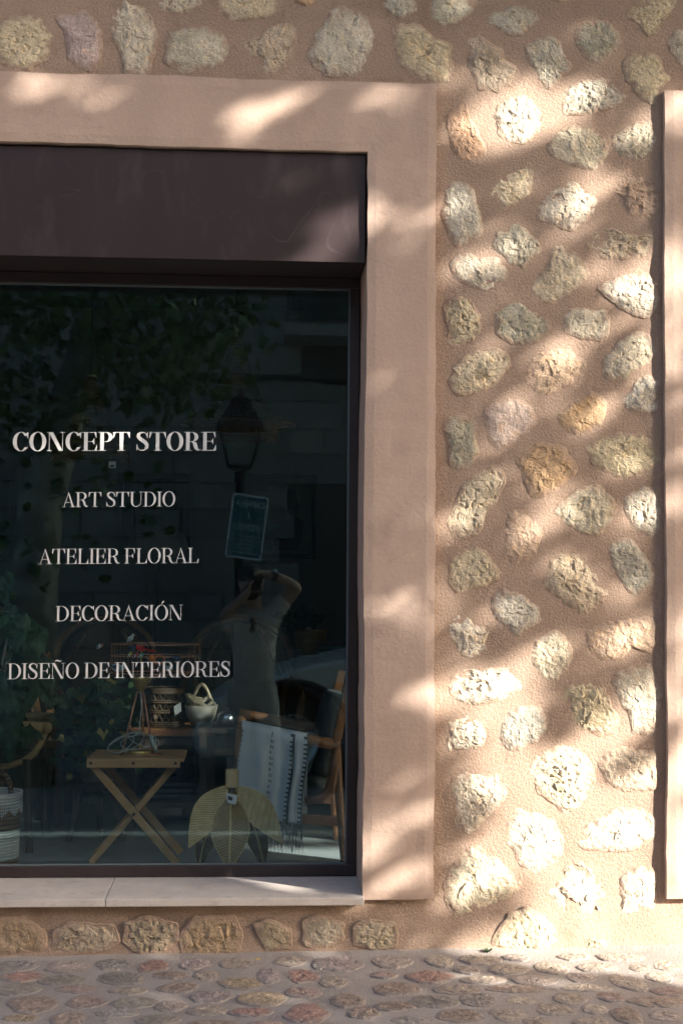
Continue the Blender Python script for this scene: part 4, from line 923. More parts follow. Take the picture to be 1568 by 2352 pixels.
m = MB(); m.add([(lx + a * (wt + .03), SY + b * (wt + .03), zt) for a, b in cor] + [(lx + a * .09, SY + b * .09, zr) for a, b in cor], [(0, 1, 5, 4), (1, 2, 6, 5), (2, 3, 7, 6), (3, 0, 4, 7), (4, 5, 6, 7), (3, 2, 1, 0)]); m.lathe([(.10, zr), (.11, zr + .03), (.05, zr + .06), (.02, ze), (0.0, ze + .03)], (lx, SY, 0), 12); m.build('hood', M['iron'], sl)
for i in range(4):
    a, b = cor[i], cor[(i + 1) % 4]; f = .93
    m = MB(); m.add([(lx + a[0] * wb * f, SY + a[1] * wb * f, zb + .01), (lx + b[0] * wb * f, SY + b[1] * wb * f, zb + .01), (lx + b[0] * wt * f, SY + b[1] * wt * f, zt - .01), (lx + a[0] * wt * f, SY + a[1] * wt * f, zt - .01)], [(0, 1, 2, 3)]); m.build('pane', M['lampglass'], sl)
# loading-zone sign strapped to the post
sgc = mirrored(567, 1210, SY + .08); sw, sh_ = .178, .305
sg = thing('parking_sign', sgc, 'tilted teal loading-zone sign with white border mirrored in the glass', 'sign')
Rm = Matrix.Rotation(R(7), 3, 'Y') @ Matrix.Rotation(R(-14), 3, 'Z')
def SP(u, v, w): return Rm @ Vector((-u, w, v))      # u to the reader's right, seen from the shop
def rrect(w, h, r, n=5):
    out = []
    for cx, cy, a0 in ((w - r, h - r, 0), (-w + r, h - r, 90), (-w + r, -h + r, 180), (w - r, -h + r, 270)):
        for k in range(n + 1): a = R(a0 + 90 * k / n); out.append((cx + r * math.cos(a), cy + r * math.sin(a)))
    return out
def splate(name, w, h, r, d0, d1, m_):
    m = MB(); pl = [SP(u, v, d0) for u, v in rrect(w, h, r)]; m.plate(pl, Rm @ Vector((0, 1, 0)), d1 - d0); o = link(name, m.mesh(name), m_, sg); return o
splate('plate', sw, sh_, .03, 0, .012, M['signwhite']); splate('face', sw - .02, sh_ - .02, .02, .0121, .014, M['signblue'])
for txt, v, s_ in (('CÀRREGA', .185, .088), ('I', .075, .088), ('DESCÀRREGA', -.035, .088), ('DIES LABORALS DE 8h A 20h', -.100, .030), ('DISSABTES DE 8h A 12h', -.140, .030), ('MÀXIM 30 MINUTS', -.180, .030), ('OBLIGATORI', -.218, .030), ("HORARI D'ARRIBADA", -.258, .030)):
    fc = bpy.data.curves.new('print', 'FONT'); fc.body = txt; fc.size = s_; fc.align_x = 'CENTER'; fc.extrude = 0.0005; fc.resolution_u = 3
    if s_ > .05: fc.space_character = .95
    to = bpy.data.objects.new('tmp', fc); COL.objects.link(to); dg = bpy.context.evaluated_depsgraph_get(); me = bpy.data.meshes.new_from_object(to.evaluated_get(dg)); bpy.data.objects.remove(to)
    wdt = max(v_.co.x for v_ in me.vertices) - min(v_.co.x for v_ in me.vertices); k = min(1.0, (2 * sw - .07) / wdt)
    for v_ in me.vertices: v_.co = SP(v_.co.x * k, v_.co.y + v, .0148 + v_.co.z)
    link('lettering', me, M['signwhite'], sg)

# parked car, nose to the left
CY = -6.05                                            # its near side
wc = mirrored(672, 1700, CY); wcx = wc.x; RZ = -0.38
arch_top = mirrored(672, 1572, CY).z
car = thing('parked_car', (wcx + 1.2, CY - .85, RZ), 'silver car with black arch trim mirrored at the lower right of the glass', 'car')
ar = arch_top - RZ - .36; ar = max(.36, ar); wz = RZ + .36
def arc(cx, r, n=14): return [(cx + r * math.cos(math.pi * (1 - k / n)), wz + r * math.sin(math.pi * (1 - k / n))) for k in range(n + 1)]
wb_ = 2.55; hood = mirrored(800, 1503, CY).z; nose = wcx - .78
low = RZ + .24
sil = [(nose + .04, low)] + [(wcx - ar, low)] + arc(wcx, ar) + [(wcx + ar, low), (wcx + wb_ - ar, low)] + arc(wcx + wb_, ar) + [(wcx + wb_ + ar, low), (wcx + wb_ + .72, low), (wcx + wb_ + .80, low + .3), (wcx + wb_ + .78, hood - .05), (wcx + wb_ + .70, hood + .02), (wcx + 1.6, hood + .04), (wcx + .62, hood), (wcx + .1, hood - .10), (wcx - .45, hood - .26), (nose + .08, hood - .42), (nose, hood - .60), (nose - .02, low + .18)]
m = MB(); n = len(sil); ins = .05
cx_, cz_ = np.mean([p[0] for p in sil]), np.mean([p[1] for p in sil])
lay = [(CY - .06, 0.0), (CY, 0.02)]
A = [(p[0], CY - .02, p[1]) for p in sil]; B = [(p[0], CY - 1.68, p[1]) for p in sil]
vs = A + B; m.add(vs, [tuple(range(n)), tuple(range(n, 2 * n))[::-1]] + [(i, n + i, n + (i + 1) % n, (i + 1) % n) for i in range(n)])
bo = bevel(m.build('body', M['carpaint'], car), .06, 4)
gh = [(wcx + .62, hood + .0), (wcx + 1.25, hood + .50), (wcx + 2.9, hood + .52), (wcx + wb_ + .66, hood + .0)]
m = MB(); a_ = [(x, CY - .07 - (.16 if z > hood + .2 else 0), z) for x, z in gh]; b_ = [(x, CY - 1.63 + (.16 if z > hood + .2 else 0), z) for x, z in gh]
m.add(a_ + b_, [(0, 1, 2, 3), (7, 6, 5, 4)] + [(i, 4 + i, 4 + (i + 1) % 4, (i + 1) % 4) for i in range(4)]); bevel(m.build('cabin', M['carpaint'], car), .05, 3)
for x0, x1, x2, x3 in ((.82, 1.33, 1.95, 1.95), (2.05, 2.05, 2.8, 3.05)):
    m = MB(); f = lambda z: CY - .07 - .16 * (z - hood) / .52 + .012
    pz = [(wcx + x0, hood + .06), (wcx + x1, hood + .44), (wcx + x2, hood + .44), (wcx + x3, hood + .06)]
    m.plate([(x, f(z), z) for x, z in pz], (0, 1, 0), .004); m.build('side_window', M['carglass'], car)
for wx in (wcx, wcx + wb_):
    for yy, sgn in ((CY - .24, 1), (CY - 1.46, -1)):
        wh = MB(); wh.lathe([(.22, -.09), (.30, -.10), (.345, -.08), (.355, 0), (.345, .08), (.30, .10), (.22, .09)], (wx, yy, wz), 32, Vector((0, 1, 0))); t_ = wh.build('wheel', M['tyre'], car, True)
        rm = MB(); rm.lathe([(.0, .05), (.06, .06), (.07, .04), (.20, .07), (.225, .09), (.225, -.09)], (wx, yy, wz), 24, Vector((0, sgn, 0))); rm.build('rim', M['steel'], t_, True)
    m = MB(); m.tube([(x, CY + .0, z) for x, z in arc(wx, ar + .02, 24)[1:-1] if z > low], .022, 8); m.build('arch_trim', M['black'], car, True)
    m = MB(); m.lathe([(ar - .01, -.30), (ar - .01, -.02)], (wx, CY, wz), 28, Vector((0, 1, 0))); m.build('wheel_well', M['black'], car)
ip = mirrored(778, 1576, CY + .02); m = MB(); m.ball((ip.x, CY - .012, ip.z), (.045, .014, .026)); m.build('indicator', M['amber'], car, True)
m = MB(); m.ball((nose + .10, CY - .14, hood - .50), (.12, .14, .07)); m.build('headlight', M['steel'], car, True)
m = MB(); m.ball((nose + .10, CY - 1.56, hood - .50), (.12, .14, .07)); m.build('headlight', M['steel'], car, True)
m = MB(); m.box(wcx + ar + .06, wcx + wb_ - ar - .06, CY - .015, CY + .012, low + .12, low + .20); m.build('side_strip', M['black'], car)
m = MB(); m.ball((wcx + .95, CY + .07, hood + .08), (.07, .10, .06)); m.build('mirror', M['carpaint'], car, True)

# the photographer, mirrored in the glass, camera held upright at the eye
PY = -4.86; GZ_ = -0.385
pp = thing('person', (-0.01, PY, GZ_), 'photographer in taupe T-shirt and beige trousers mirrored while raising a camera', 'person')
def skin(name, joints, edges, m_, parent, root=0, sub=2):
    off = worldloc(parent); me = bpy.data.meshes.new(name)
    me.from_pydata([tuple(Vector(j[:3]) - off) for j in joints], edges, []); o = link(name, me, m_, parent)
    md = o.modifiers.new('skin', 'SKIN'); md.use_smooth_shade = True
    for i, j in enumerate(joints):
        r = j[3]; me.skin_vertices[0].data[i].radius = r if isinstance(r, tuple) else (r, r)
    me.skin_vertices[0].data[root].use_root = True
    sb = o.modifiers.new('subsurf', 'SUBSURF'); sb.levels = sub; sb.render_levels = sub; return o
H0 = GZ_
J = dict(pel=(-.01, PY - .04, H0 + .93, (.115, .085)), waist=(-.01, PY - .03, H0 + 1.08, (.125, .09)), chest=(-.005, PY - .03, H0 + 1.28, (.15, .10)), neck=(-.015, PY - .03, H0 + 1.46, .058), headb=(-.03, PY - .01, H0 + 1.54, .072), head=(-.035, PY - .015, H0 + 1.64, (.078, .095)), crown=(-.035, PY - .03, H0 + 1.72, .06),
         ls=(-.165, PY - .02, H0 + 1.40, .062), le=(-.235, PY + .03, 1.00, .046), lw=(-.10, PY + .125, 1.125, .033), lh=(-.055, PY + .135, 1.18, .034),
         rs=(.15, PY - .03, H0 + 1.45, .062), re=(.305, PY - .0, 1.215, .046), rw=(.115, PY + .07, 1.295, .032), rh=(.055, PY + .085, 1.30, .033),
         lhip=(-.085, PY - .04, H0 + .86, .075), lk=(-.11, PY - .02, H0 + .48, .060), la=(-.115, PY - .05, H0 + .09, .042), lt=(-.125, PY + .10, H0 + .04, .035),
         rhip=(.065, PY - .04, H0 + .86, .075), rk=(.10, PY + .0, H0 + .48, .060), ra=(.115, PY - .03, H0 + .09, .042), rt=(.13, PY + .12, H0 + .04, .035))
kn = list(J); ix = {k: i for i, k in enumerate(kn)}
ed = [('pel', 'waist'), ('waist', 'chest'), ('chest', 'neck'), ('neck', 'headb'), ('headb', 'head'), ('head', 'crown'), ('chest', 'ls'), ('ls', 'le'), ('le', 'lw'), ('lw', 'lh'), ('chest', 'rs'), ('rs', 're'), ('re', 'rw'), ('rw', 'rh'), ('pel', 'lhip'), ('lhip', 'lk'), ('lk', 'la'), ('la', 'lt'), ('pel', 'rhip'), ('rhip', 'rk'), ('rk', 'ra'), ('ra', 'rt')]
joints = [J[k] for k in kn]; edges = [(ix[a], ix[b]) for a, b in ed]
def finger(chain, root):
    last = ix[root]
    for p in chain: joints.append((*p[:3], p[3])); edges.append((last, len(joints) - 1)); last = len(joints) - 1
for k, (dz, ln) in enumerate(((.030, .9), (.011, 1.0), (-.009, .95), (-.028, .78))):     # left hand: fingers reach up round the lens
    finger([(-.045, PY + .140 + dz, 1.200, .0105), (-.036, PY + .142 + dz, 1.200 + .035 * ln, .0095), (-.018, PY + .140 + dz, 1.200 + .058 * ln, .0085)], 'lh')
finger([(-.035, PY + .105, 1.175, .012), (.005, PY + .11, 1.178, .011), (.03, PY + .115, 1.185, .009)], 'lh')
for k, (dy, ln) in enumerate(((.030, .9), (.011, 1.0), (-.008, .96), (-.026, .8))):       # right hand: fingers fold down over the grip
    finger([(.03, PY + .088 + dy, 1.315, .0105), (.03 - .03 * ln, PY + .090 + dy, 1.312, .0095), (.022 - .04 * ln, PY + .092 + dy, 1.285, .0085)], 'rh')
finger([(.045, PY + .06, 1.282, .012), (.02, PY + .052, 1.268, .0105), (.0, PY + .05, 1.268, .009)], 'rh')
# nose and ears
for p in ((-.035, PY + .088, H0 + 1.615, .014), (-.122, PY - .02, H0 + 1.62, .020), (.052, PY - .02, H0 + 1.62, .020)): joints.append(p); edges.append((ix['head'], len(joints) - 1))
skin('body', joints, edges, M['skin'], pp, 0)
sj = [(-.01, PY - .03, H0 + .90, (.165, .125)), (-.01, PY - .03, H0 + 1.08, (.155, .115)), (-.005, PY - .03, H0 + 1.27, (.17, .125)), (-.012, PY - .03, H0 + 1.415, (.085, .08)), (-.165, PY - .02, H0 + 1.40, .082), (-.215, PY + .015, H0 + 1.385 - .12, .075), (.15, PY - .03, H0 + 1.45, .082), (.23, PY - .01, 1.145, .07)]
skin('t_shirt', sj, [(0, 1), (1, 2), (2, 3), (2, 4), (4, 5), (2, 6), (6, 7)], M['shirt'], pp, 1)
tj = [(-.01, PY - .04, H0 + .99, (.150, .115)), (-.01, PY - .04, H0 + .88, (.165, .125)), (-.105, PY - .04, H0 + .80, .105), (-.115, PY - .02, H0 + .48, .088), (-.118, PY - .05, H0 + .14, .075), (.085, PY - .04, H0 + .80, .105), (.105, PY + 0., H0 + .48, .088), (.118, PY - .03, H0 + .14, .075)]
skin('trousers', tj, [(0, 1), (1, 2), (2, 3), (3, 4), (1, 5), (5, 6), (6, 7)], M['trousers'], pp, 1)
m = MB()
hv = []; hc = Vector((-.036, PY - .035, H0 + 1.665))
m.ball(hc, (.092, .108, .095), 18, 12); m.build('hair', M['hair'], pp, True)
m = MB(); m.ball((-.035, PY + .035, H0 + 1.555), (.066, .055, .055), 14, 10); m.build('beard', M['hair'], pp, True)
for s_ in (-1, 1):
    m = MB(); bx = -.118 if s_ < 0 else .122; m.ball((bx, PY + (.03 if s_ < 0 else .05), H0 + .045), (.048, .13, .05), 14, 8); m.build('shoe', M['black'], pp, True)
m = MB(); wr = Vector(J['rw'][:3]).lerp(Vector(J['re'][:3]), .08); dv = (Vector(J['re'][:3]) - Vector(J['rw'][:3])).normalized(); m.lathe([(.036, -.014), (.039, 0), (.036, .014)], wr, 18, dv); wtc = m.build('watch_strap', M['black'], pp, True)
m = MB(); m.lathe([(0, .036), (.018, .036), (.02, .044), (0, .046)], wr, 14, Vector((0, .55, .83)).normalized()); m.build('watch', M['steel'], pp)
# sunglasses hooked in the collar
sgl = thing('sunglasses', (-.02, PY + .105, H0 + 1.30), 'dark sunglasses hooked in the photographer\'s collar in the reflection', 'sunglasses')
for dz in (.0, .055): m = MB(); m.ball((-.02, PY + .115, H0 + 1.30 + dz), (.022, .006, .026)); m.build('lens', M['black'], sgl, True)
m = MB(); m.tube([(-.02, PY + .115, H0 + 1.33), (-.03, PY + .10, H0 + 1.40)], .003, 6); m.build('temple_arm', M['black'], sgl)
# the camera in the hands
cm = thing('camera', (0, PY + .10, 1.15), 'black camera held upright to the photographer\'s eye in the reflection', 'camera')
m = MB(); m.box(-.043, .045, PY + .065, PY + .115, 1.150, 1.285); bevel(m.build('camera_body', M['black'], cm), .008, 3)
m = MB(); m.lathe([(.030, 0), (.034, .01), (.034, .052), (.030, .056), (.027, .052), (.026, .03)], (0, PY + .115, 1.22), 24, Vector((0, 1, 0))); m.build('lens_barrel', M['black'], cm, True)
m = MB(); m.ball((0, PY + .148, 1.22), (.025, .008, .025)); m.build('lens_glass', M['carglass'], cm, True)
# ------------------------------------------------------------------ things on show behind the glass
def scl(Y): return (Y + 4.66) / F_PX                 # metres per photograph pixel at depth Y
V3 = Vector
# folding table
Y0, Y1 = 0.98, 1.26
a = at(203, 1748, Y0); b = at(411, 1748, Y0); tz = a.z; tx0, tx1 = a.x, b.x
ft = thing('folding_table', ((tx0 + tx1) / 2, (Y0 + Y1) / 2, FLOOR), 'small slatted teak folding table with crossed legs', 'table')
ns = 6; dw = (Y1 - Y0) / ns
for k in range(ns):
    y = Y0 + dw * k; m = MB(); m.box(tx0, tx1 + .02, y + .0025, y + dw - .0025, tz - .004, tz + .012); bevel(m.build('slat', M['wood'], ft), .002)
m = MB(); m.box(tx0 - .004, tx1 + .006, Y0 - .018, Y0 + .001, tz - .024, tz + .011); bevel(m.build('rail', M['wood'], ft), .002)
m = MB(); m.box(tx0 - .004, tx1 + .006, Y1, Y1 + .018, tz - .024, tz + .011); bevel(m.build('rail', M['wood'], ft), .002)
for xx in (tx0 + .012, (tx0 + tx1) / 2, tx1 - .012):
    m = MB(); m.lathe([(0, -.0005), (.005, -.0005), (.006, .001), (0, .003)], (xx, Y0 - .018, tz - .006), 10, V3((0, -1, 0))); m.build('bolt', M['black'], ft)
fz = FLOOR
for yy, fl in ((Y0 + .012, 0), (Y0 + .04, 1), (Y1 - .03, 0), (Y1 - .055, 1)):
    p, q = (V3((tx0 + .012, yy, tz - .012)), V3((tx1 + .0, yy, fz + .012))) if fl == 0 else (V3((tx1 - .008, yy, tz - .012)), V3((tx0 + .012, yy, fz + .012)))
    m = MB(); m.bar(p, q, .030 if fl == 0 else .024, .02); bevel(m.build('leg', M['wood'], ft), .002)
m = MB(); m.bar((tx0 + .02, Y0 + .02, fz + .02), (tx0 + .02, Y1 - .03, fz + .02), .02, .02, V3((0, 0, 1))); m.build('stretcher', M['wood'], ft)
m = MB(); m.lathe([(0, 0), (.006, 0), (.007, .003), (0, .004)], ((tx0 + tx1) / 2 + .003, Y0 + .001, (tz + fz) / 2), 10, V3((0, -1, 0))); m.build('bolt', M['black'], ft)

# upturned birdcage lamp on the table
LY = 1.10; tp = tz + .0125
def L(px, py, Y=LY): return at(px, py, Y)
lb = L(321, 1738); cxl = L(324, 1560).x
lamp = thing('birdcage_lamp', (cxl, LY, tp), 'copper wire lamp with brass cup and little coloured birds on folding table', 'lamp')
m = MB(); m.lathe([(0, .002), (.048, .002), (.050, .006), (.050, .017), (.046, .020), (0, .021)], (cxl + .003, LY - .02, tp), 28); m.build('brass_disc', M['brass'], lamp, True)
m = MB(); m.lathe([(.007, .019), (.007, .028), (.004, .031), (.006, .036), (.0065, .042), (.003, .047), (0, .048)], (cxl + .003, LY - .02, tp), 12); m.build('finial', M['brass'], lamp, True)
cup0 = L(324, 1585).z; cup1 = L(324, 1556).z
m = MB(); m.lathe([(.009, cup0 - .012), (.011, cup0), (.022, cup0 + .006), (.030, cup0 + .026), (.044, cup1 - .008), (.046, cup1), (.040, cup1 + .002), (.026, cup0 + .028)], (cxl, LY, 0), 24); m.build('brass_cup', M['brass'], lamp, True)
topz = cup0 - .004; rr = .118
for k, ang in enumerate((200, 320, 80)):
    f = V3((cxl + rr * math.cos(R(ang)) * .62, LY + rr * math.sin(R(ang)) * .5, tp + .003)); t = V3((cxl + .014 * math.cos(R(ang)), LY + .014 * math.sin(R(ang)), topz))
    m = MB(); m.tube([f, t], .0042, 8); m.build('rod', M['copper'], lamp, True)
m = MB(); m.tube([(cxl + .085 * math.cos(q), LY + .07 * math.sin(q), tp + .003) for q in [2 * math.pi * k / 40 for k in range(40)]], .0025, 6, closed=True); m.build('foot_ring', M['copper'], lamp, True)
# wire cage above the cup
cr = .178; zc0, zc1, zc2 = L(324, 1545).z, L(324, 1506).z, L(324, 1479).z; cxc = L(358, 1500).x
for zz, rad in ((zc0, cr), (zc1, cr), (zc2, cr)):
    m = MB(); m.tube([(cxc + rad * math.cos(q), LY + rad * .6 * math.sin(q), zz) for q in [2 * math.pi * k / 48 for k in range(48)]], .0016, 5, closed=True); m.build('cage_ring', M['copper'], lamp)
m = MB()
for k in range(26):
    q = 2 * math.pi * k / 26; m.tube([(cxc + cr * math.cos(q), LY + cr * .6 * math.sin(q), zc0), (cxc + cr * math.cos(q), LY + cr * .6 * math.sin(q), zc2)], .0006, 4)
for k in range(3): q = R(30 + 120 * k); m.tube([(cxl, LY, cup1), (cxc + cr * math.cos(q), LY + cr * .6 * math.sin(q), zc0)], .0014, 5)
m.build('cage_wires', M['copper'], lamp)
m = MB(); m.tube([(cxl, LY, cup0), (cxl, LY, zc2 - .02)], .003, 6); m.build('stem', M['brass'], lamp)
# cable, loosely coiled, with its plug
def loop(cx, cy, rx, rz, y, tilt, n=22, t0=0, t1=1):
    return [V3((cx + rx * math.cos(2 * math.pi * (t0 + (t1 - t0) * k / n)) * math.cos(tilt) - rz * math.sin(2 * math.pi * (t0 + (t1 - t0) * k / n)) * math.sin(tilt), y + .01 * math.sin(k * .7), cy + rx * math.cos(2 * math.pi * (t0 + (t1 - t0) * k / n)) * math.sin(tilt) + rz * math.sin(2 * math.pi * (t0 + (t1 - t0) * k / n)) * math.cos(tilt))) for k in range(n + 1)]
m = MB(); m.tube([(cxl, LY - .02, topz), (cxl + .006, LY - .03, topz - .06), (cxl - .002, LY - .03, topz - .16), (cxl - .022, LY - .03, tp + .075)], .0026, 6)
for (px, py, rx, rz, ti) in ((290, 1706, 42, 17, .35), (276, 1712, 34, 14, .5), (330, 1698, 36, 14, -.3), (318, 1704, 40, 16, .15)):
    c = L(px, py, LY - .05); s_ = scl(LY); m.tube(loop(c.x, c.z, rx * s_, rz * s_, LY - .05, ti), .0019, 6)
m.build('cable', M['cable'], lamp, True)
pa, pb = L(346, 1690, LY - .05), L(357, 1720, LY - .05); m = MB(); m.tube([pa, pa.lerp(pb, .5), pb, pb + (pb - pa) * .25], [.007, .009, .008, .006], 8); m.build('plug', M['cable'], lamp, True)
def bird(px, py, ln, c1, c2, face=1, tail=1.0, tilt=0.3, y=None):
    s_ = scl(LY); ln *= s_; c = L(px, py, y if y is not None else LY - .6 * cr + .004); m = MB()
    rot = Matrix.Rotation(-tilt * face, 3, 'Y')
    ax = V3((face * math.cos(tilt), 0, math.sin(tilt)))
    m.ball(c, (ln * .33, ln * .22, ln * .23), 12, 8, rot); m.ball(c + ax * ln * .30 + V3((0, 0, ln * .10)), ln * .16, 10, 7)
    o = m.build('bird', c1, lamp, True)
    m = MB(); hb = c + ax * ln * .42 + V3((0, 0, ln * .10)); m.tube([hb, hb + V3((face * ln * .16, 0, -ln * .02))], [ln * .05, .0004], 6); m.build('beak', M['rattan'], o)
    m = MB(); tb = c - ax * ln * .26; te = tb - ax * ln * .5 * tail; m.plate([tb + V3((0, -.002, ln * .07)), te + V3((0, -.002, ln * .09)), te + V3((0, -.002, -ln * .05)), tb + V3((0, -.002, -ln * .07))], (0, 1, 0), .004); m.build('tail', c2, o)
    m = MB(); m.ball(c - ax * ln * .06 + V3((0, -ln * .17, ln * .03)), (ln * .22, ln * .06, ln * .12), 10, 6, rot); m.build('wing', c2, o, True)
def bc(n, c): return mat('feathers_' + n, c, rough=0.9)
red, orange, yellow, grey, blue, pink, mint = bc('red', (.50, .02, .015)), bc('orange', (.62, .16, .02)), bc('yellow', (.60, .52, .10)), bc('grey', (.40, .43, .42)), bc('blue', (.045, .075, .12)), bc('pink', (.55, .05, .10)), bc('mint', (.18, .42, .30))
brown = bc('brown', (.12, .07, .04)); dark = bc('dark', (.03, .03, .035)); pale = bc('pale', (.55, .56, .50))
yf = LY - .6 * cr - .012
bird(300, 1467, 24, pale, grey, 1, .4, .7, yf); bird(301, 1490, 30, blue, dark, 1, 1.6, .25, yf); bird(324, 1490, 30, red, red, -1, 1.6, .2, yf); bird(298, 1504, 15, yellow, pale, 1, .5, .9, yf); bird(312, 1506, 15, pink, pale, 1, .5, .9, yf); bird(325, 1506, 15, mint, pale, 1, .4, .3, yf)
bird(364, 1516, 48, orange, dark, -1, .8, -.05, yf); bird(402, 1514, 26, blue, dark, 1, .5, .1, yf); bird(234, 1484, 12, orange, pale, 1, .6, .8, yf + .05); bird(226, 1486, 16, pale, dark, 1, 1.2, .8, yf + .05); bird(270, 1534, 40, grey, blue, 1, 1.2, -.3, yf); bird(388, 1535, 22, pale, grey, 1, .8, -.7, yf)

# plank bench behind, with lantern basket and rope bowl
BY0, BY1 = 1.70, 2.10
bz_ = at(430, 1676, BY0).z
bx0, bx1 = at(285, 1676, BY0).x, at(492, 1676, BY0).x
be = thing('side_table', ((bx0 + bx1) / 2, (BY0 + BY1) / 2, FLOOR), 'dark planked side table behind the folding table', 'table')
for k in range(4): y = BY0 + (BY1 - BY0) * k / 4; m = MB(); m.box(bx0, bx1, y + .002, y + .098, bz_ - .03, bz_); bevel(m.build('plank', M['wood2'], be), .003)
m = MB(); m.box(bx0 + .02, bx1 - .02, BY0 + .02, BY1 - .02, bz_ - .09, bz_ - .031); m.build('apron', M['darkwood'], be)
for x in (bx0 + .03, bx1 - .03):
    for y in (BY0 + .03, BY1 - .03): m = MB(); m.bar((x, y, FLOOR), (x, y, bz_ - .032), .045, .045); m.build('leg', M['darkwood'], be)
c = at(376, 1680, BY0 + .17); lz0, lz1 = bz_ + .001, at(376, 1585, BY0 + .05).z; lr = 46 * scl(BY0 + .1)
wl = thing('lantern_basket', (c.x, c.y, lz0), 'openwork round wicker basket with zigzag bands beside the bowl', 'basket')
hh = lz1 - lz0
for f0, f1 in ((0, .14), (.36, .43), (.63, .70), (.88, 1.0)):
    m = MB(); k = lz0 + hh * f0
    while k < lz0 + hh * f1: m.tube([(c.x + lr * math.cos(q), c.y + lr * math.sin(q), k + .004) for q in [2 * math.pi * z / 36 for z in range(36)]], .0052, 5, closed=True); k += .0085
    m.build('band', M['darkrattan'], wl)
m = MB()
for f0, f1 in ((.14, .36), (.43, .63), (.70, .88)):
    for k in range(20):
        q0, q1 = 2 * math.pi * k / 20, 2 * math.pi * (k + .5) / 20; q2 = 2 * math.pi * (k + 1) / 20
        A = V3((c.x + lr * math.cos(q0), c.y + lr * math.sin(q0), lz0 + hh * f0)); B = V3((c.x + lr * math.cos(q1), c.y + lr * math.sin(q1), lz0 + hh * f1)); D = V3((c.x + lr * math.cos(q2), c.y + lr * math.sin(q2), lz0 + hh * f0))
        m.tube([A, B, D], .0028, 4)
m.build('lattice', M['darkrattan'], wl)
tc_ = at(408, 1628, c.y - lr - .01); m = MB(); m.plate([tc_ + V3(p) for p in ((-.012, 0, -.03), (.018, 0, -.012), (.014, 0, .03), (-.016, 0, .01))], (0, 1, 0), .001); m.build('price_tag', M['card'], wl)
c = at(462, 1650, BY0 + .12); br = 39 * scl(BY0)
rb = thing('rope_bowl', (c.x, c.y, bz_ + .001), 'pale clay bowl wound with thick plaited rope on the side table', 'bowl')
zt_ = at(462, 1622, BY0 + .05).z - bz_
m = MB(); m.lathe([(0, .001), (br * .55, .002), (br * .85, zt_ * .5), (br, zt_), (br * .93, zt_), (br * .78, zt_ * .5), (br * .5, .012), (0, .010)], (c.x, c.y, bz_), 28); m.build('clay_bowl', M['ceramic'], rb, True)
for k, (ry, dz, ph) in enumerate(((.80, .0, 0), (.74, .014, .7), (.62, .028, 1.9))):
    m = MB(); m.tube([(c.x - br * .12 * k + br * ry * math.cos(q), c.y + br * ry * math.sin(q), bz_ + zt_ + .006 + dz + .012 * math.sin(q * 2 + ph) - .012 * (math.cos(q) > .4)) for q in [2 * math.pi * z / 40 for z in range(40)]], .0095, 7, closed=True); m.build('rope_coil', M['rope'], rb, True)
m = MB(); m.tube([(c.x - br * .55 + br * 1.1 * k / 16, c.y + br * .5, bz_ + zt_ + .02 + .07 * math.sin(math.pi * k / 16)) for k in range(17)], .008, 7); m.build('rope_handle', M['rope'], rb, True)
# a small steel pot on the bench end
c = at(520, 1648, 1.60); sp = thing('kettle', (c.x, c.y + .1, 0), 'small dull steel kettle beside the rope bowl', 'kettle')
sz = at(520, 1672, 1.60).z; sp.location.z = sz
m = MB(); m.lathe([(0, 0), (.035, 0), (.045, .02), (.04, .05), (.02, .065), (.008, .068), (.008, .078), (0, .08)], (c.x, c.y + .1, sz), 18); m.build('pot', M['steel'], sp, True)
m = MB(); m.tube([(c.x + .04, c.y + .1, sz + .03), (c.x + .065, c.y + .1, sz + .045), (c.x + .075, c.y + .1, sz + .07)], [.01, .007, .005], 8); m.build('spout', M['steel'], sp, True)
m = MB(); m.bar((c.x - .12, c.y + .1, sz - .012), (c.x + .14, c.y + .1, sz - .012), .2, .02, V3((0, 0, 1))); st = m.build('stool', M['darkwood']); tag(st, 'low dark stool under the steel kettle', 'stool')
st_m = MB()
for dx in (-.1, .12):
    for dy in (.02, .18): st_m = MB(); st_m.bar((c.x + dx, c.y + dy, FLOOR), (c.x + dx, c.y + dy, sz - .023), .03, .03); st_m.build('leg', M['darkwood'], st)

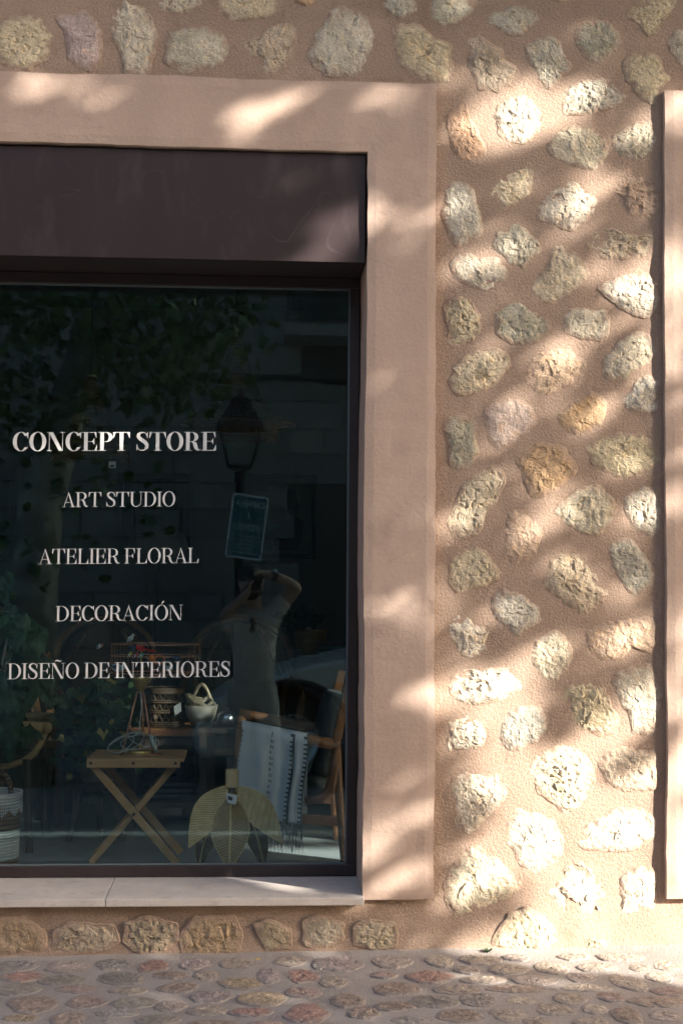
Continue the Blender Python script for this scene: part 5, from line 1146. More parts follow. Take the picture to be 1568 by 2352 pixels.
# wooden armchair with a throw over its arm
AY, AY2 = 1.00, 1.58
ac = thing('armchair', (at(680, 1900, AY).x, (AY + AY2) / 2, FLOOR), 'oiled wood armchair with rounded arm behind the woven throw', 'chair')
for y in (AY, AY2):
    d = y - AY
    a, b = at(545, 1668, AY), at(778, 1712, AY); a.y = b.y = y
    m = MB(); m.tube([a, a.lerp(b, .3), a.lerp(b, .7), b], [.020, .021, .022, .022], 12); m.build('armrest', M['wood2'], ac, True)
    p, q, r_ = at(770, 1700, AY), at(780, 1850, AY), at(789, 2002, AY)
    for t in (p, q, r_): t.y = y
    r_.z = FLOOR; m = MB(); m.tube([p, q, r_], [.021, .017, .012], 10); m.build('rear_leg', M['wood2'], ac, True)
    p, q = at(770, 1712, AY), at(806, 1560, AY)
    for t in (p, q): t.y = y
    m = MB(); m.bar(p, q, .035, .02); bevel(m.build('back_post', M['wood2'], ac), .004)
    p, q = at(552, 1672, AY), at(540, 2002, AY)
    for t in (p, q): t.y = y
    q.z = FLOOR; m = MB(); m.tube([p, q], [.019, .014], 10); m.build('front_leg', M['wood2'], ac, True)
    pts = [at(*t, AY) for t in ((772, 1722), (768, 1770), (758, 1815), (735, 1835), (700, 1840))]
    for t in pts: t.y = y
    m = MB(); m.tube(pts, [.020, .024, .024, .020, .014], 8); m.build('brace', M['wood2'], ac, True)
    p, q = at(548, 1872, AY), at(778, 1886, AY)
    for t in (p, q): t.y = y
    m = MB(); m.bar(p, q, .040, .022); bevel(m.build('side_rail', M['wood2'], ac), .004)
sx0, sx1 = at(560, 1800, AY).x, at(764, 1800, AY).x; szc = at(650, 1815, AY).z
def pillow(name, c, r, m_, parent, rot=None):
    m = MB(); nu, nv = 20, 12; vs = []; fs = []
    for j in range(nv + 1):
        ph = math.pi * j / nv - math.pi / 2
        for k in range(nu):
            th = 2 * math.pi * k / nu; f = lambda v: math.copysign(abs(v) ** .45, v)
            p = V3((r[0] * f(math.cos(ph)) * f(math.cos(th)), r[1] * f(math.cos(ph)) * f(math.sin(th)), r[2] * f(math.sin(ph)))); vs.append(V3(c) + (rot @ p if rot else p))
    for j in range(nv):
        for k in range(nu): fs.append((j * nu + k, j * nu + (k + 1) % nu, (j + 1) * nu + (k + 1) % nu, (j + 1) * nu + k))
    m.add(vs, fs); return m.build(name, m_, parent, True)
pillow('seat_cushion', ((sx0 + sx1) / 2, (AY + AY2) / 2, szc), ((sx1 - sx0) / 2, .25, .045), M['greyfab'], ac)
pillow('back_cushion', (sx1 - .01, (AY + AY2) / 2, szc + .20), (.05, .25, .17), M['greyfab'], ac, Matrix.Rotation(R(12), 3, 'Y'))
pl_ = pillow('cushion', (sx1 - .10, AY + .16, szc + .125), (.04, .11, .085), M['teal'], None, Matrix.Rotation(R(25), 3, 'Y')); tag(pl_, 'small teal cushion on the armchair seat beside the throw', 'cushion')

# woven throw
th_ = thing('woven_throw', (at(620, 1780, AY).x, AY, at(620, 1893, AY).z), 'pale woven throw with dark stitching draped over the armchair arm', 'blanket')
TL, TR, BL, BR = at(556, 1655, AY - .03), at(708, 1686, AY - .03), at(536, 1872, AY - .03), at(690, 1893, AY - .03)
def thr(u, v, lift=0.0):
    """u across, v along: 0..0.12 over the arm (from the back), then down the front"""
    A = TL.lerp(TR, u); B = BL.lerp(BR, u); back = .05
    wav = .006 * math.sin(u * 13 + v * 2) + .004 * math.sin(u * 29 + 1) - (.012 if u > .80 else 0) * min(1, (u - .80) * 25 if u > .8 else 0)
    if v < .14:
        t = v / .14; ang = math.pi * (1 - t); r = .030; p = A + V3((0, 0, -r)); return V3((p.x, AY + math.cos(ang) * -r * 1.0 * -1 * -1 if False else AY - math.cos(math.pi * t) * -r * 1.0, p.z + math.sin(math.pi * t) * r + lift))
    t = (v - .14) / .86; p = A.lerp(B, t); p.z -= .030 * (1 - t); return V3((p.x + .003 * math.sin(v * 9 + u * 5), AY - .030 - lift + wav * min(1, t * 2.5) - .004 * t, p.z))
nu, nv = 46, 44
def cloth(fn, nu, nv, u0, u1):
    m = MB(); vs = [fn(u0 + (u1 - u0) * i / nu, j / nv) for i in range(nu + 1) for j in range(nv + 1)]
    m.add(vs, [(i * (nv + 1) + j, (i + 1) * (nv + 1) + j, (i + 1) * (nv + 1) + j + 1, i * (nv + 1) + j + 1) for i in range(nu) for j in range(nv)]); return m
def thr2(u, v):
    return thr(u, v)
mm = cloth(thr, nu, nv, 0, 1); o = mm.build('cloth', M['cloth'], th_, True); sd = o.modifiers.new('solid', 'SOLIDIFY'); sd.thickness = .003; sd.offset = 1
def backs(u, v): p = TL.lerp(TR, u); return V3((p.x, AY + .030 + .004 * math.sin(u * 11), p.z - .03 - v * .30))
mm = cloth(backs, 20, 10, 0, 1); mm.build('cloth_back', M['cloth'], th_, True)
m = MB()
def dash(u0, u1, v0, v1):
    pts = [thr(u0, v0, .0045), thr(u1, v0, .0045), thr(u1, v1, .0045), thr(u0, v1, .0045)]; m.add(pts, [(0, 1, 2, 3)])
for k in range(15): v = .13 + k * .058; dash(.455, .472, v, v + .034); dash(.488, .500, v + .006, v + .036) if k % 3 else None
for k in range(19): v = .12 + k * .047; dash(.735, .795, v, v + .018); dash(.775, .805, v, v + .047); dash(.935, .985, v, v + .018)
for k in range(30): v = .10 + k * .03; dash(.982, .998, v, v + .030)
for k in range(8): v = .15 + k * .05; dash(.004, .014, v, v + .022)
m.build('stitching', M['thread'], th_)
for k in range(11):
    u = .50 + .049 * k; p = thr(min(u, .995), 1.0); m = MB()
    for q in range(7):
        x = p.x + random.uniform(-.006, .006); m.tube([(p.x, p.y, p.z + .004), (x, p.y - .002, p.z - .03), (x + random.uniform(-.012, .012), p.y + random.uniform(-.008, .004), p.z - random.uniform(.09, .125))], [.0016, .0014, .0007], 4)
    m.build('tassel', M['fringe'], th_)

# palm-leaf ornament standing in front
OYL = 0.60
lo_ = thing('palm_leaf_ornament', at(530, 2012, OYL), 'straw palm-leaf ornament with drooping slatted leaves and bound handle', 'ornament')
hub = at(533, 1808, OYL)
m = MB()
hb0, hb1 = at(533, 1806, OYL), at(534, 1768, OYL); k = 0
while hb0.z + k * .0042 < hb1.z: z = hb0.z + k * .0042; m.tube([(hub.x + .0225 * math.cos(q), OYL + .0225 * math.sin(q), z) for q in [2 * math.pi * t / 16 for t in range(16)]], .0026, 5, closed=True); k += 1
m.lathe([(.021, hb0.z), (.021, hb1.z - .001)], (hub.x, OYL, 0), 16, cap=True); m.build('handle', M['straw'], lo_)
def palm(base, tip, up, Wd, bend, out, central, n, f=1.0, m_=None):
    """one leaf of parallel slats between two bound edges; base, tip in 3-D, up: which side bulges"""
    ax = tip - base; Ln = ax.length; t = ax.normalized(); s = (up - t * up.dot(t)).normalized(); nrm = t.cross(s)
    if nrm.y > 0: nrm = -nrm
    def wid(u): return Wd * (math.sin(math.pi * min(1, max(0, u)) ** .88) ** 1.08)
    def pt(u, v, lift=0.0): return base + t * (Ln * u) + s * (v + bend * math.sin(math.pi * u)) + nrm * (lift + out * math.sin(math.pi * u) - .25 * abs(v) * abs(v) / max(Wd, .01) * (1 if central else .3))
    m = MB()
    for k in range(n):
        u0 = k / n; u1 = (k + .76) / n; lf = .0012 * ((k * 7) % 3)
        if central:
            for sg_ in (-1, 1):
                sk = .16; e0, e1 = min(1, u0 + sk * (1 - u0)), min(1, u1 + sk * (1 - u1))
                m.plate([pt(u0, .002 * sg_, lf), pt(u1, .002 * sg_, lf), pt(e1, sg_ * wid(e1), lf), pt(e0, sg_ * wid(e0), lf)], nrm, .0035)
        else:
            sk = f * .10; e0, e1 = min(1, max(0, u0 + sk)), min(1, max(0, u1 + sk)); g0, g1 = min(1, max(0, u0 - sk)), min(1, max(0, u1 - sk))
            m.plate([pt(g0, -wid(g0), lf), pt(g1, -wid(g1), lf), pt(e1, wid(e1), lf), pt(e0, wid(e0), lf)], nrm, .0035)
    o = m.build('leaf', m_ or M['straw'], lo_)
    m = MB(); m.plate([pt(k / 20, wid(k / 20) * .97, -.003) for k in range(21)] + [pt(k / 20, -wid(k / 20) * .97, -.003) for k in range(19, 0, -1)], nrm, .001); m.build('backing', M['strawback'], o)
    m = MB(); edge = [pt(k / 24, wid(k / 24), .002) for k in range(25)] + [pt(k / 24, -wid(k / 24), .002) for k in range(23, 0, -1)]; m.tube(edge, .0024, 6, closed=True)
    if central: m.tube([pt(k / 12, 0, .004) for k in range(13)], .0045, 6)
    m.build('binding', M['straw'], o, True); return o
Z1 = V3((0, 0, 1)); X1 = V3((1, 0, 0))
palm(at(521, 1804, OYL), at(433, 1948, OYL - .10), V3((-.7, 0, .7)), .053, .010, .02, False, 32, f=1.2)
palm(at(545, 1805, OYL), at(649, 1938, OYL - .10), V3((.7, 0, .7)), .050, .010, .02, False, 32, f=-1.2)
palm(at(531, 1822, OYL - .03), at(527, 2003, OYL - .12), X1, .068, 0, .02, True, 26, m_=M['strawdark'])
palm(at(528, 1812, OYL + .03), at(455, 2006, OYL + .10), V3((-.8, 0, .3)), .045, .02, .0, True, 18, m_=M['strawback'])  # rear leaves wear the dark backing straw as painted-in shadow
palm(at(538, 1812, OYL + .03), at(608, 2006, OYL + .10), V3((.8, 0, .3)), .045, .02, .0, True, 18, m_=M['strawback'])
m = MB(); tg = at(531, 1829, OYL - .075); m.plate([tg + V3(p) for p in ((-.020, 0, .012), (-.012, 0, -.022), (.016, 0, -.030), (.024, 0, .004))], (0, 1, 0), .001); t_ = m.build('price_tag', M['card'], lo_); 
m = MB(); m.plate([tg + V3(p) for p in ((-.013, -.0015, .002), (-.010, -.0015, -.012), (.004, -.0015, -.016), (.006, -.0015, -.004))], (0, 1, 0), .001); m.build('print', M['ink'], t_)
m = MB(); m.tube([tg + V3((0, 0, .008)), hub + V3((0, -.025, 0))], .0008, 4); m.build('string', M['card'], t_)

# white and brown basket with a ficus at the left edge
BYK = 0.78
bc_ = at(-22, 1980, BYK); brr = 64 * scl(BYK); zb0, zb1 = FLOOR, at(30, 1818, BYK).z
bk = thing('woven_basket', (bc_.x, BYK, FLOOR), 'tall white and brown zigzag woven basket at the left edge', 'basket')
def bring(z0, z1, r0, r1, m_, name='band'):
    m = MB(); k = 0; n = max(1, round((z1 - z0) / .0085))
    for k in range(n):
        f = (k + .5) / n; rr_ = r0 + (r1 - r0) * f; m.tube([(bc_.x + rr_ * math.cos(q), BYK + rr_ * math.sin(q), z0 + (z1 - z0) * f) for q in [2 * math.pi * t / 40 for t in range(40)]], .0055, 5, closed=True)
    m.build(name, m_, bk)
H_ = zb1 - zb0
bring(zb0, zb0 + H_ * .25, brr * .90, brr * .93, M['basketbrown']); bring(zb0 + H_ * .25, zb0 + H_ * .58, brr * .93, brr * .97, M['basketwhite']); bring(zb0 + H_ * .58, zb0 + H_ * .88, brr * .97, brr, M['basketbrown']); bring(zb0 + H_ * .88, zb1, brr, brr * 1.05, M['basketwhite'])
m = MB()
for zz, dirn, ln in ((zb0 + H_ * .88, -1, .045), (zb0 + .01, 1, .04)):
    for k in range(90):
        q = 2 * math.pi * k / 90; l_ = ln * (.45 + .55 * abs(((k / 7.5) % 1) * 2 - 1)); rr_ = brr * (1.0 if dirn < 0 else .92) + .006
        m.tube([(bc_.x + rr_ * math.cos(q), BYK + rr_ * math.sin(q), zz), (bc_.x + rr_ * math.cos(q), BYK + rr_ * math.sin(q), zz + dirn * l_)], .0028, 4)
m.build('zigzag_stitching', M['basketwhite'], bk)
hp = [at(*t, BYK - .02) for t in ((27, 1822), (24, 1800), (15, 1782), (0, 1772), (-20, 1770), (-45, 1782), (-60, 1800), (-64, 1822))]
m = MB(); m.tube(hp, .010, 8); m.build('handle', M['basketbrown'], bk, True)
def leafset(pts, nrm_seed, ln, wd, m_, name, parent, hang=.6):
    r = random.Random(nrm_seed); m = MB()
    for p in pts:
        p = V3(p); d = V3((r.uniform(-1, 1), r.uniform(-1, .5), r.uniform(-1.2, .3) - hang)).normalized(); n = V3((r.uniform(-.6, .6), -1, r.uniform(0, 1))).normalized(); s = d.cross(n).normalized(); n = s.cross(d); l = ln * r.uniform(.7, 1.2); w = wd * l / ln
        m.add([p, p + d * l * .35 + s * w - n * w * .25, p + d * l * .7 + s * w * .7 - n * w * .1, p + d * l - n * l * .12, p + d * l * .7 - s * w * .7 - n * w * .1, p + d * l * .35 - s * w - n * w * .25, p + d * l * .5], [(0, 1, 6), (1, 2, 6), (2, 3, 6), (3, 4, 6), (4, 5, 6), (5, 0, 6)])
    return m.build(name, m_, parent)
fi = thing('ficus_plant', (bc_.x, BYK, FLOOR + .1), 'glossy dark green weeping fig growing from the striped basket', 'plant')
m = MB(); r = random.Random(4); lp = []
ends = [(20, 1430), (60, 1450), (85, 1490), (40, 1520), (75, 1555), (100, 1585), (60, 1600), (20, 1620), (30, 1690), (55, 1720), (10, 1730), (-30, 1420), (-40, 1550), (-80, 1480), (-90, 1620), (-20, 1340)]
for e in ends:
    E_ = at(e[0], e[1] - 25, BYK + r.uniform(-.12, .14)); mid = V3((bc_.x, BYK, .9)).lerp(E_, .55) + V3((0, 0, .10)); pts = [V3((bc_.x + r.uniform(-.02, .02), BYK, zb1 - .08)), V3((bc_.x, BYK, .75)), mid, E_]
    m.tube(pts, [.008, .006, .004, .0015], 5)
    for k in range(26): t = r.uniform(.25, 1.0); p = mid.lerp(E_, t); lp.append(p + V3((r.uniform(-.05, .05), r.uniform(-.05, .05), r.uniform(-.04, .03))))
m.build('stems', M['bark'], fi, True); leafset(lp, 5, .085, .021, M['ficus'], 'foliage', fi)

# rattan tub chair at the left edge
RY = 1.30
rc = at(20, 1670, RY); rch = thing('rattan_tub_chair', (rc.x - .25, RY + .1, FLOOR), 'pale rattan tub chair with rolled arm behind the ficus', 'chair')
p0, p1 = at(-190, 1668, RY), at(106, 1672, RY)
m = MB(); m.tube([p0, at(0, 1664, RY), p1], .024, 12); m.ball(p1, .026, 12, 8); m.build('arm_roll', M['rattan'], rch, True)
m = MB(); prof = [at(*t, RY + .01) for t in ((104, 1680), (96, 1705), (80, 1730), (55, 1748), (20, 1760), (-60, 1768), (-190, 1770))]; topl = [at(*t, RY + .01) for t in ((104, 1674), (90, 1674), (70, 1674), (45, 1674), (10, 1674), (-60, 1674), (-190, 1674))]
vs = prof + topl; n = len(prof); vs2 = [v + V3((-.05, .5, 0)) for v in vs]
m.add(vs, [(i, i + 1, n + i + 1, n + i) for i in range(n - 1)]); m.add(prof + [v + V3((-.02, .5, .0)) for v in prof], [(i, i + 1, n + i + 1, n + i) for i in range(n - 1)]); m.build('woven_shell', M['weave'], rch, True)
m = MB(); m.tube(prof, .014, 8); m.build('edge_roll', M['rattan'], rch, True)
q0 = [v + V3((-.03, .5, 0)) for v in topl]; m = MB(); m.tube([q0[0], q0[3], q0[-1]], .024, 10); m.build('arm_roll', M['rattan'], rch, True)
for px, dy in ((60, 0), (60, .45), (-180, 0), (-180, .45)): a = at(px, 1760, RY); m = MB(); m.tube([(a.x, RY + dy, a.z + .03), (a.x + .02, RY + dy, FLOOR)], .016, 8); m.build('leg', M['darkwood'], rch)
# slatted chair further back
sc_ = at(60, 1600, 2.0); sch = thing('slatted_chair', (sc_.x - .1, 2.2, FLOOR), 'dark wooden chair with slanted back slats behind the ficus', 'chair')
for k in range(6): a, b = at(-60 + 30 * k, 1500, 2.1), at(-20 + 30 * k, 1700, 1.95); m = MB(); m.bar(a, b, .030, .014); m.build('slat', M['wood2'], sch)
m = MB(); a, b = at(-75, 1500, 2.1), at(115, 1506, 2.1); m.bar(a, b, .035, .03); m.build('top_rail', M['wood2'], sch)
m = MB(); a, b = at(-40, 1702, 1.93), at(150, 1702, 1.93); m.box(a.x, b.x, 1.93, 2.35, a.z - .03, a.z); m.build('seat', M['wood2'], sch)
for x in (a.x + .03, b.x - .03):
    for y in (1.96, 2.32): m = MB(); m.bar((x, y, FLOOR), (x, y, a.z - .031), .035, .035); m.build('leg', M['wood2'], sch)

# ivy on a plant stand
IY = 1.62
iv = thing('ivy_plant', (at(215, 1800, IY).x, IY, FLOOR), 'bushy trailing ivy with some yellow leaves left of the lamp', 'plant')
r = random.Random(9); gl = []; yl = []
for k in range(520):
    u = r.gauss(0, 1); v = r.gauss(0, 1); px, py = 225 + u * 48, 1655 + v * 55 + .25 * abs(u) * 30
    if py < 1555 or px < 115 or px > 330: continue
    (yl if r.random() < .07 else gl).append(at(px, py, IY + r.uniform(-.16, .16)))
for k in range(60): px = 205 + r.gauss(0, 14); gl.append(at(px, 1740 + r.random() * 100, IY + r.uniform(-.05, .05)))
def ivyleaves(P, m_, name):
    m = MB(); q = random.Random(3)
    for p in P:
        d = V3((q.uniform(-1, 1), q.uniform(-.5, .3), q.uniform(-1.3, .2))).normalized(); n = V3((q.uniform(-.7, .7), -1, q.uniform(-.2, .9))).normalized(); s = d.cross(n).normalized(); l = .042 * q.uniform(.7, 1.3)
        sh5 = [(0, 0), (.30, -.12), (.52, .28), (.30, .48), (.16, .62), (0, 1.0), (-.16, .62), (-.30, .48), (-.52, .28), (-.30, -.12)]
        b = [p + d * (l * y) + s * (l * x) for x, y in sh5]; m.add(b, [tuple(range(10))])
    m.build(name, m_, iv)
ivyleaves(gl, M['ivy'], 'foliage'); ivyleaves(yl, M['ivyyellow'], 'yellow_foliage')
pc_ = at(225, 1730, IY); m = MB(); m.lathe([(0, pc_.z - .12), (.07, pc_.z - .12), (.09, pc_.z), (.08, pc_.z), (.06, pc_.z - .1)], (pc_.x, IY, 0), 20); m.build('pot', M['ceramic'], iv, True)
m = MB(); m.lathe([(.13, pc_.z - .145), (.13, pc_.z - .121)], (pc_.x, IY, 0), 20, cap=True); m.build('stand_top', M['darkwood'], iv)
for k in range(3): q = R(90 + 120 * k); m = MB(); m.bar((pc_.x + .08 * math.cos(q), IY + .08 * math.sin(q), pc_.z - .146), (pc_.x + .13 * math.cos(q), IY + .13 * math.sin(q), FLOOR), .025, .025); m.build('stand_leg', M['darkwood'], iv)

# two rattan armchairs with tall hooped backs
def hoop_chair(cx, cy_top, label):
    Y = 2.55; s_ = scl(Y); c = at(cx, 1600, Y); t = thing('rattan_armchair', (c.x, Y + .1, FLOOR), label, 'chair', 'tall hooped rattan armchairs')
    W = .24; zt_ = at(cx, cy_top, Y).z; zs_ = at(cx, 1690, Y).z
    hoop = [V3((c.x + W * 1.02 * math.cos(a), Y, zt_ - .20 + .20 * math.sin(a))) for a in [math.pi * k / 18 for k in range(19)]]
    hoop = [V3((c.x + W * .80, Y + .02, zs_))] + hoop + [V3((c.x - W * .80, Y + .02, zs_))]
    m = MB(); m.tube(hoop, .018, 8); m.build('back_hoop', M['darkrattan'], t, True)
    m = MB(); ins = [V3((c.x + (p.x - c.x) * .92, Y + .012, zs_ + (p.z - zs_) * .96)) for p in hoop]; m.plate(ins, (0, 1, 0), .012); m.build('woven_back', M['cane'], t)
    m = MB()
    for sg_ in (-1, 1): m.tube([V3((c.x + sg_ * W * .9, Y - .02, zt_ - .28)), V3((c.x + sg_ * W * .35, Y - .025, zt_ - .06))], .010, 6); m.tube([V3((c.x + sg_ * W * 1.0, Y, zt_ - .22)), V3((c.x + sg_ * W * 1.25, Y - .25, zs_ + .22)), V3((c.x + sg_ * W * 1.2, Y - .42, zs_ + .17)), V3((c.x + sg_ * W * 1.1, Y - .44, zs_))], .017, 8)
    m.build('arm_hoops', M['darkrattan'], t, True)
    m = MB(); m.box(c.x - W * 1.1, c.x + W * 1.1, Y - .44, Y + .03, zs_ - .05, zs_); bevel(m.build('seat', M['cane'], t), .015)
    for x in (-1, 1):
        for y in (-.42, .0): m = MB(); m.tube([(c.x + x * W, Y + y, zs_ - .05), (c.x + x * W * 1.05, Y + y, FLOOR)], .016, 8); m.build('leg', M['darkrattan'], t, True)
hoop_chair(240, 1418, 'tall hooped rattan armchair behind the bird lamp'); hoop_chair(552, 1420, 'tall hooped rattan armchair behind the throw and photographer\'s reflection')

# pendant lamps of woven fibre
def pendant(cx, Y, prof_px, fringe, cord_top, label, tagpx=None):
    c0 = at(cx, prof_px[0][1], Y); t = thing('pendant_lamp', (c0.x, Y, at(cx, prof_px[-1][1], Y).z), label, 'pendant lamp', 'woven pendant lamps'); s_ = scl(Y)
    P = [(w * s_, at(cx, y, Y).z) for w, y in prof_px]
    def prof(f):
        k = f * (len(P) - 1); i = min(int(k), len(P) - 2); u = k - i; return (P[i][0] + (P[i + 1][0] - P[i][0]) * u, P[i][1] + (P[i + 1][1] - P[i][1]) * u)
    m = MB(); n = 84
    for k in range(n):
        q = 2 * math.pi * k / n; m.tube([(c0.x + prof(f / 10)[0] * math.cos(q + .5 * f / 10), Y + prof(f / 10)[0] * math.sin(q + .5 * f / 10), prof(f / 10)[1]) for f in range(11)], .0017, 4, cap=False)
        m.tube([(c0.x + prof(f / 10)[0] * math.cos(q - .5 * f / 10), Y + prof(f / 10)[0] * math.sin(q - .5 * f / 10), prof(f / 10)[1]) for f in range(11)], .0017, 4, cap=False)
    m.build('woven_shade', M['lampweave'], t)
    m = MB()
    for f in (0, .15, .3, .5, .75, 1.0): rr_, z = prof(f); m.tube([(c0.x + rr_ * math.cos(q), Y + rr_ * math.sin(q), z) for q in [2 * math.pi * k / 48 for k in range(48)]], .004, 6, closed=True)
    m.build('hoop', M['lampweave'], t, True)
    fr_, fz0, fz1 = fringe[0] * s_, at(cx, fringe[1], Y).z, at(cx, fringe[2], Y).z; m = MB()
    for k in range(110): q = 2 * math.pi * k / 110; l_ = fz1 - random.uniform(0, .012); m.tube([(c0.x + fr_ * math.cos(q), Y + fr_ * math.sin(q), fz0), (c0.x + fr_ * math.cos(q), Y + fr_ * math.sin(q), l_)], .002, 4)
    m.tube([(c0.x + fr_ * math.cos(q), Y + fr_ * math.sin(q), fz1 + .012) for q in [2 * math.pi * k / 48 for k in range(48)]], .003, 5, closed=True); m.build('fringe', M['lampweave'], t)
    m = MB(); m.tube([(c0.x, Y, P[0][1] + .0), (c0.x, Y, 3.1)], .004, 6); m.build('cord', M['black'], t)
    m = MB(); m.ball((c0.x, Y, P[0][1] - .16), .04, 12, 8); m.lathe([(.02, -.12), (.02, .0)], (c0.x, Y, P[0][1]), 10); m.build('bulb', M['cable'], t, True)
    if tagpx:
        tg = at(*tagpx, Y - fr_); m = MB(); m.box(tg.x - .014, tg.x + .014, tg.y, tg.y + .001, tg.z - .014, tg.z + .012); pt_ = m.build('price_tag', M['card'], t); m = MB(); m.box(tg.x - .008, tg.x + .008, tg.y - .001, tg.y - .0002, tg.z - .009, tg.z - .002); m.build('print', M['ink'], pt_)
pendant(211, 1.25, [(8, 862), (16, 880), (30, 940), (50, 980), (78, 1010), (88, 1022)], (88, 1022, 1055), 660, 'bell-shaped woven pendant lamp with fringe behind the first line of lettering', (258, 1067))
pendant(545, 1.30, [(10, 775), (20, 800), (34, 860), (62, 920), (100, 958), (134, 976)], (96, 960, 1010), 660, 'wide-brimmed woven pendant lamp hanging higher at the right of the window')

# pictures on the back wall
def picture(x0, x1, y0, y1, label, inner):
    Y = 4.985; a, b = at(x0, y1, Y), at(x1, y0, Y); t = thing('framed_picture', ((a.x + b.x) / 2, Y, a.z), label, 'picture'); w = .03
    for bx in ((a.x, b.x, a.z, a.z + w), (a.x, b.x, b.z - w, b.z), (a.x, a.x + w, a.z + w, b.z - w), (b.x - w, b.x, a.z + w, b.z - w)): m = MB(); m.box(bx[0], bx[1], Y - .03, Y + .012, bx[2], bx[3]); m.build('frame', M['black'], t)
    m = MB(); m.box(a.x + w, b.x - w, Y - .008, Y + .012, a.z + w, b.z - w); cv = m.build('canvas', inner, t); return t, a, b, Y, cv
t, a, b, Y, cv = picture(272, 441, 1088, 1272, 'dark framed flower painting behind the studio lettering', M['picbg'])
def dab(pts, m_, name, lift): m = MB(); m.plate([(a.x + (b.x - a.x) * u, Y - .008 - lift, a.z + (b.z - a.z) * v) for u, v in pts], (0, 1, 0), .0008); m.build(name, m_, cv)
dab([(.46, .06), (.62, .05), (.66, .22), (.58, .30), (.56, .40), (.52, .40), (.52, .30), (.44, .22)], M['picflower'], 'painted_vase', .0012); dab([(.22, .46), (.34, .42), (.38, .55), (.34, .70), (.28, .66), (.22, .56)], M['picflower'], 'painted_flower', .0012)
t, a, b, Y, cv = picture(541, 726, 1092, 1282, 'framed grey portrait of a figure with dark hair behind the blue sign', M['picgrey'])
dab([(.40, .30), (.52, .10), (.80, .10), (.85, .45), (.72, .52), (.62, .45), (.45, .35)], M['pichair'], 'painted_coat', .0012); dab([(.40, .48), (.44, .42), (.56, .40), (.62, .48), (.60, .66), (.42, .66)], M['picskin'], 'painted_face', .0022); dab([(.34, .68), (.40, .82), (.58, .88), (.74, .80), (.80, .62), (.72, .48), (.62, .54), (.58, .64), (.46, .66)], M['pichair'], 'painted_hair', .0034)
picture(-130, 38, 1072, 1282, 'dark framed picture cut off by the left edge of the photograph', M['picbg'])
# floor lamp in the dark background
Y = 3.6; c = at(362, 1280, Y); fl = thing('floor_lamp', (c.x, Y, FLOOR), 'slim black floor lamp with drum shade in the dark background', 'lamp')
m = MB(); m.lathe([(.13, 0), (.13, .02), (.012, .03), (.010, c.z - FLOOR)], (c.x, Y, FLOOR), 18, cap=True); m.build('stand', M['black'], fl, True)
m = MB(); m.lathe([(.19, c.z), (.16, at(362, 1230, Y).z)], (c.x, Y, 0), 28); m.build('shade', M['shopwall'], fl, True)
# wrapped textiles under the folding table on a low shelf
Y = 1.75; c = at(372, 1840, Y); fo = thing('low_shelf', (c.x, Y + .15, FLOOR), 'low dark shelf behind the folding table legs', 'shelf')
m = MB(); m.box(c.x - .16, c.x + .22, Y, Y + .3, c.z - .03, c.z - .005); m.build('board', M['darkwood'], fo)
for x in (-.14, .2): m = MB(); m.box(c.x + x - .015, c.x + x + .015, Y + .02, Y + .28, FLOOR, c.z - .031); m.build('side', M['darkwood'], fo)
M['plastic'] = mat('clear_wrapped_fabric', (0.05, 0.055, 0.06), (0.08, 0.085, 0.09), scale=15, rough=0.2, bump=0.8, bscale=30, bdist=.01)
for k in range(3): o = pillow('folded_textile', (c.x + .02 + .01 * k, Y + .14, c.z + .012 + k * .026), (.13 - .008 * k, .10, .013), M['plastic'], None); tag(o, ('bottom', 'middle', 'topmost')[k] + ' plastic-wrapped folded textile on the low shelf', 'textile', 'wrapped textiles on the low shelf')
# console with basket bowl and potted plant in the background, at the right
Y = 3.0; a, b = at(640, 1512, Y), at(860, 1512, Y); co_ = thing('console_table', ((a.x + b.x) / 2, Y + .2, FLOOR), 'pale stone-topped console in the background at the right', 'table')
m = MB(); m.box(a.x, b.x, Y, Y + .4, a.z - .05, a.z); m.build('top', M['darkwood'], co_)
m = MB(); m.box(a.x + .05, b.x - .05, Y + .05, Y + .38, FLOOR, a.z - .051); m.build('cabinet', M['darkwood'], co_)
c = at(712, 1512, Y + .12); r0 = 40 * scl(Y); z0, z1 = a.z + .001, at(712, 1452, Y + .1).z
wbk = thing('wicker_bowl', (c.x, Y + .17, z0), 'wide woven bowl on the console in the background', 'basket'); m = MB()
for k in range(12): f = k / 11; rr_ = r0 * (.55 + .45 * f ** .6); m.tube([(c.x + rr_ * math.cos(q), Y + .17 + rr_ * math.sin(q), z0 + .006 + (z1 - z0) * f) for q in [2 * math.pi * t / 32 for t in range(32)]], .0062, 5, closed=True)
m.build('coils', M['rattan'], wbk)
m = MB(); m.lathe([(0, z0 + .002), (r0 * .5, z0 + .002), (r0 * .9, z1 - .02)], (c.x, Y + .17, 0), 24); m.build('lining', M['weave'], wbk)
c = at(700, 1450, Y + .30); pt_ = thing('potted_plant', (c.x, Y + .33, z0), 'leafy plant in a clay pot behind the woven bowl', 'plant')
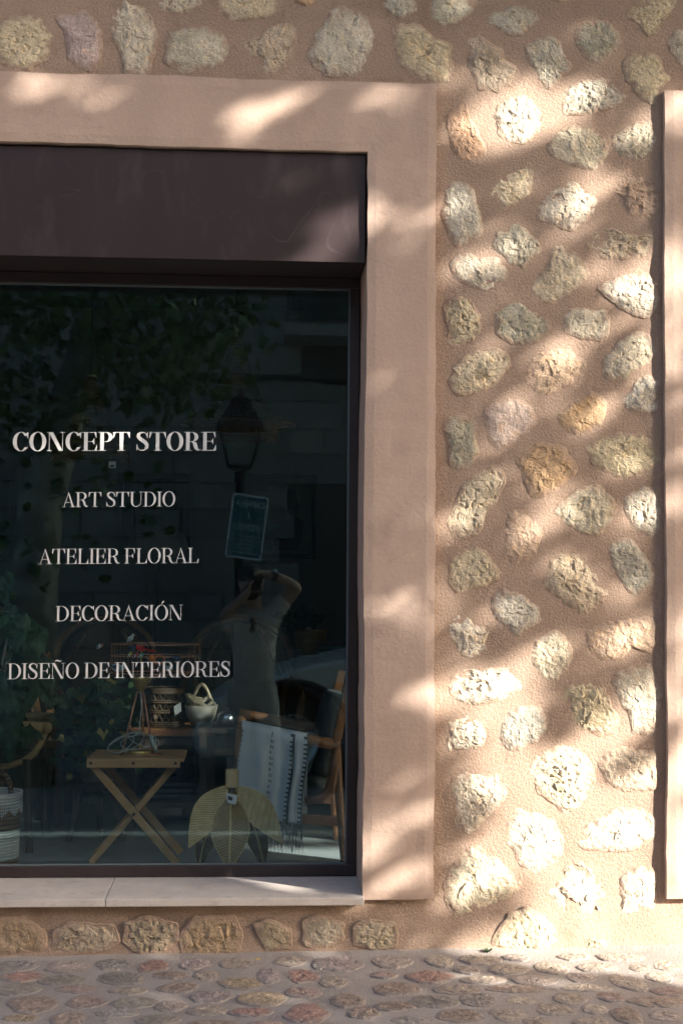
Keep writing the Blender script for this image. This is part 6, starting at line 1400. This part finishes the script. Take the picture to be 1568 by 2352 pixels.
m = MB(); zp = at(700, 1440, Y + .3).z; m.lathe([(0, z0 + .001), (.05, z0 + .001), (.065, zp), (.055, zp), (.045, z0 + .02)], (c.x, Y + .33, 0), 18); m.build('pot', M['ceramic'], pt_, True)
r = random.Random(2); leafset([at(690 + r.gauss(0, 22), 1415 + r.gauss(0, 14), Y + .3 + r.uniform(-.05, .05)) for k in range(60)], 12, .07, .022, M['ficus'], 'foliage', pt_, .2)
bkx = at(775, 1500, Y + .1)
for k in range(4): m = MB(); m.box(bkx.x - .10 - .005 * k, bkx.x + .11 - .008 * k, Y + .05, Y + .22, z0 + .022 * k + .0005, z0 + .022 * k + .0215); tag(m.build('book', [M['darkwood'], M['greyfab'], M['teal'], M['darkwood']][k]), ('lowest', 'second', 'third', 'uppermost')[k] + ' book in the flat stack beside the woven bowl', 'book', 'books on the console')

# small things on the pavement: two weed tufts, a fallen leaf
def tuft(px, py, label, s):
    d = CAM_ROT @ V3(((px - 784) / F_PX, -(py - 1176) / F_PX, -1.0)); t_ = (0.042 - CAM.z) / d.z; p = CAM + d * t_; p.z = gz(p.x, p.y)
    m = MB(); q = random.Random(int(px))
    for k in range(26):
        a = q.uniform(0, 6.28); l = s * q.uniform(.6, 1.2); e = p + V3((math.cos(a) * l, math.sin(a) * l * .7, l * q.uniform(.3, .9))); n = V3((-math.sin(a), math.cos(a), .2)) * l * .22; mid = p.lerp(e, .6)
        m.add([p, mid + n, e, mid - n], [(0, 1, 2, 3)])
    tag(m.build('weed', M['ivy']), label, 'weed', 'weeds at the foot of the wall')
tuft(1118, 2189, 'small green weed tuft at the wall foot below the large stone', .018); tuft(1532, 2180, 'small green weed tuft at the far right of the pavement', .014)
d = CAM_ROT @ V3(((592 - 784) / F_PX, -(2210 - 1176) / F_PX, -1.0)); p = CAM + d * ((0.04 - CAM.z) / d.z); p.z = gz(p.x, p.y) + .012
m = MB(); m.plate([p + V3(q) for q in ((-.012, .006, 0), (-.004, -.01, .002), (.012, -.006, .004), (.004, .01, .003))], (0, 0, 1), .0015); tag(m.build('fallen_leaf', M['straw']), 'small orange-brown dry leaf lying on the cobbled pavement', 'leaf')
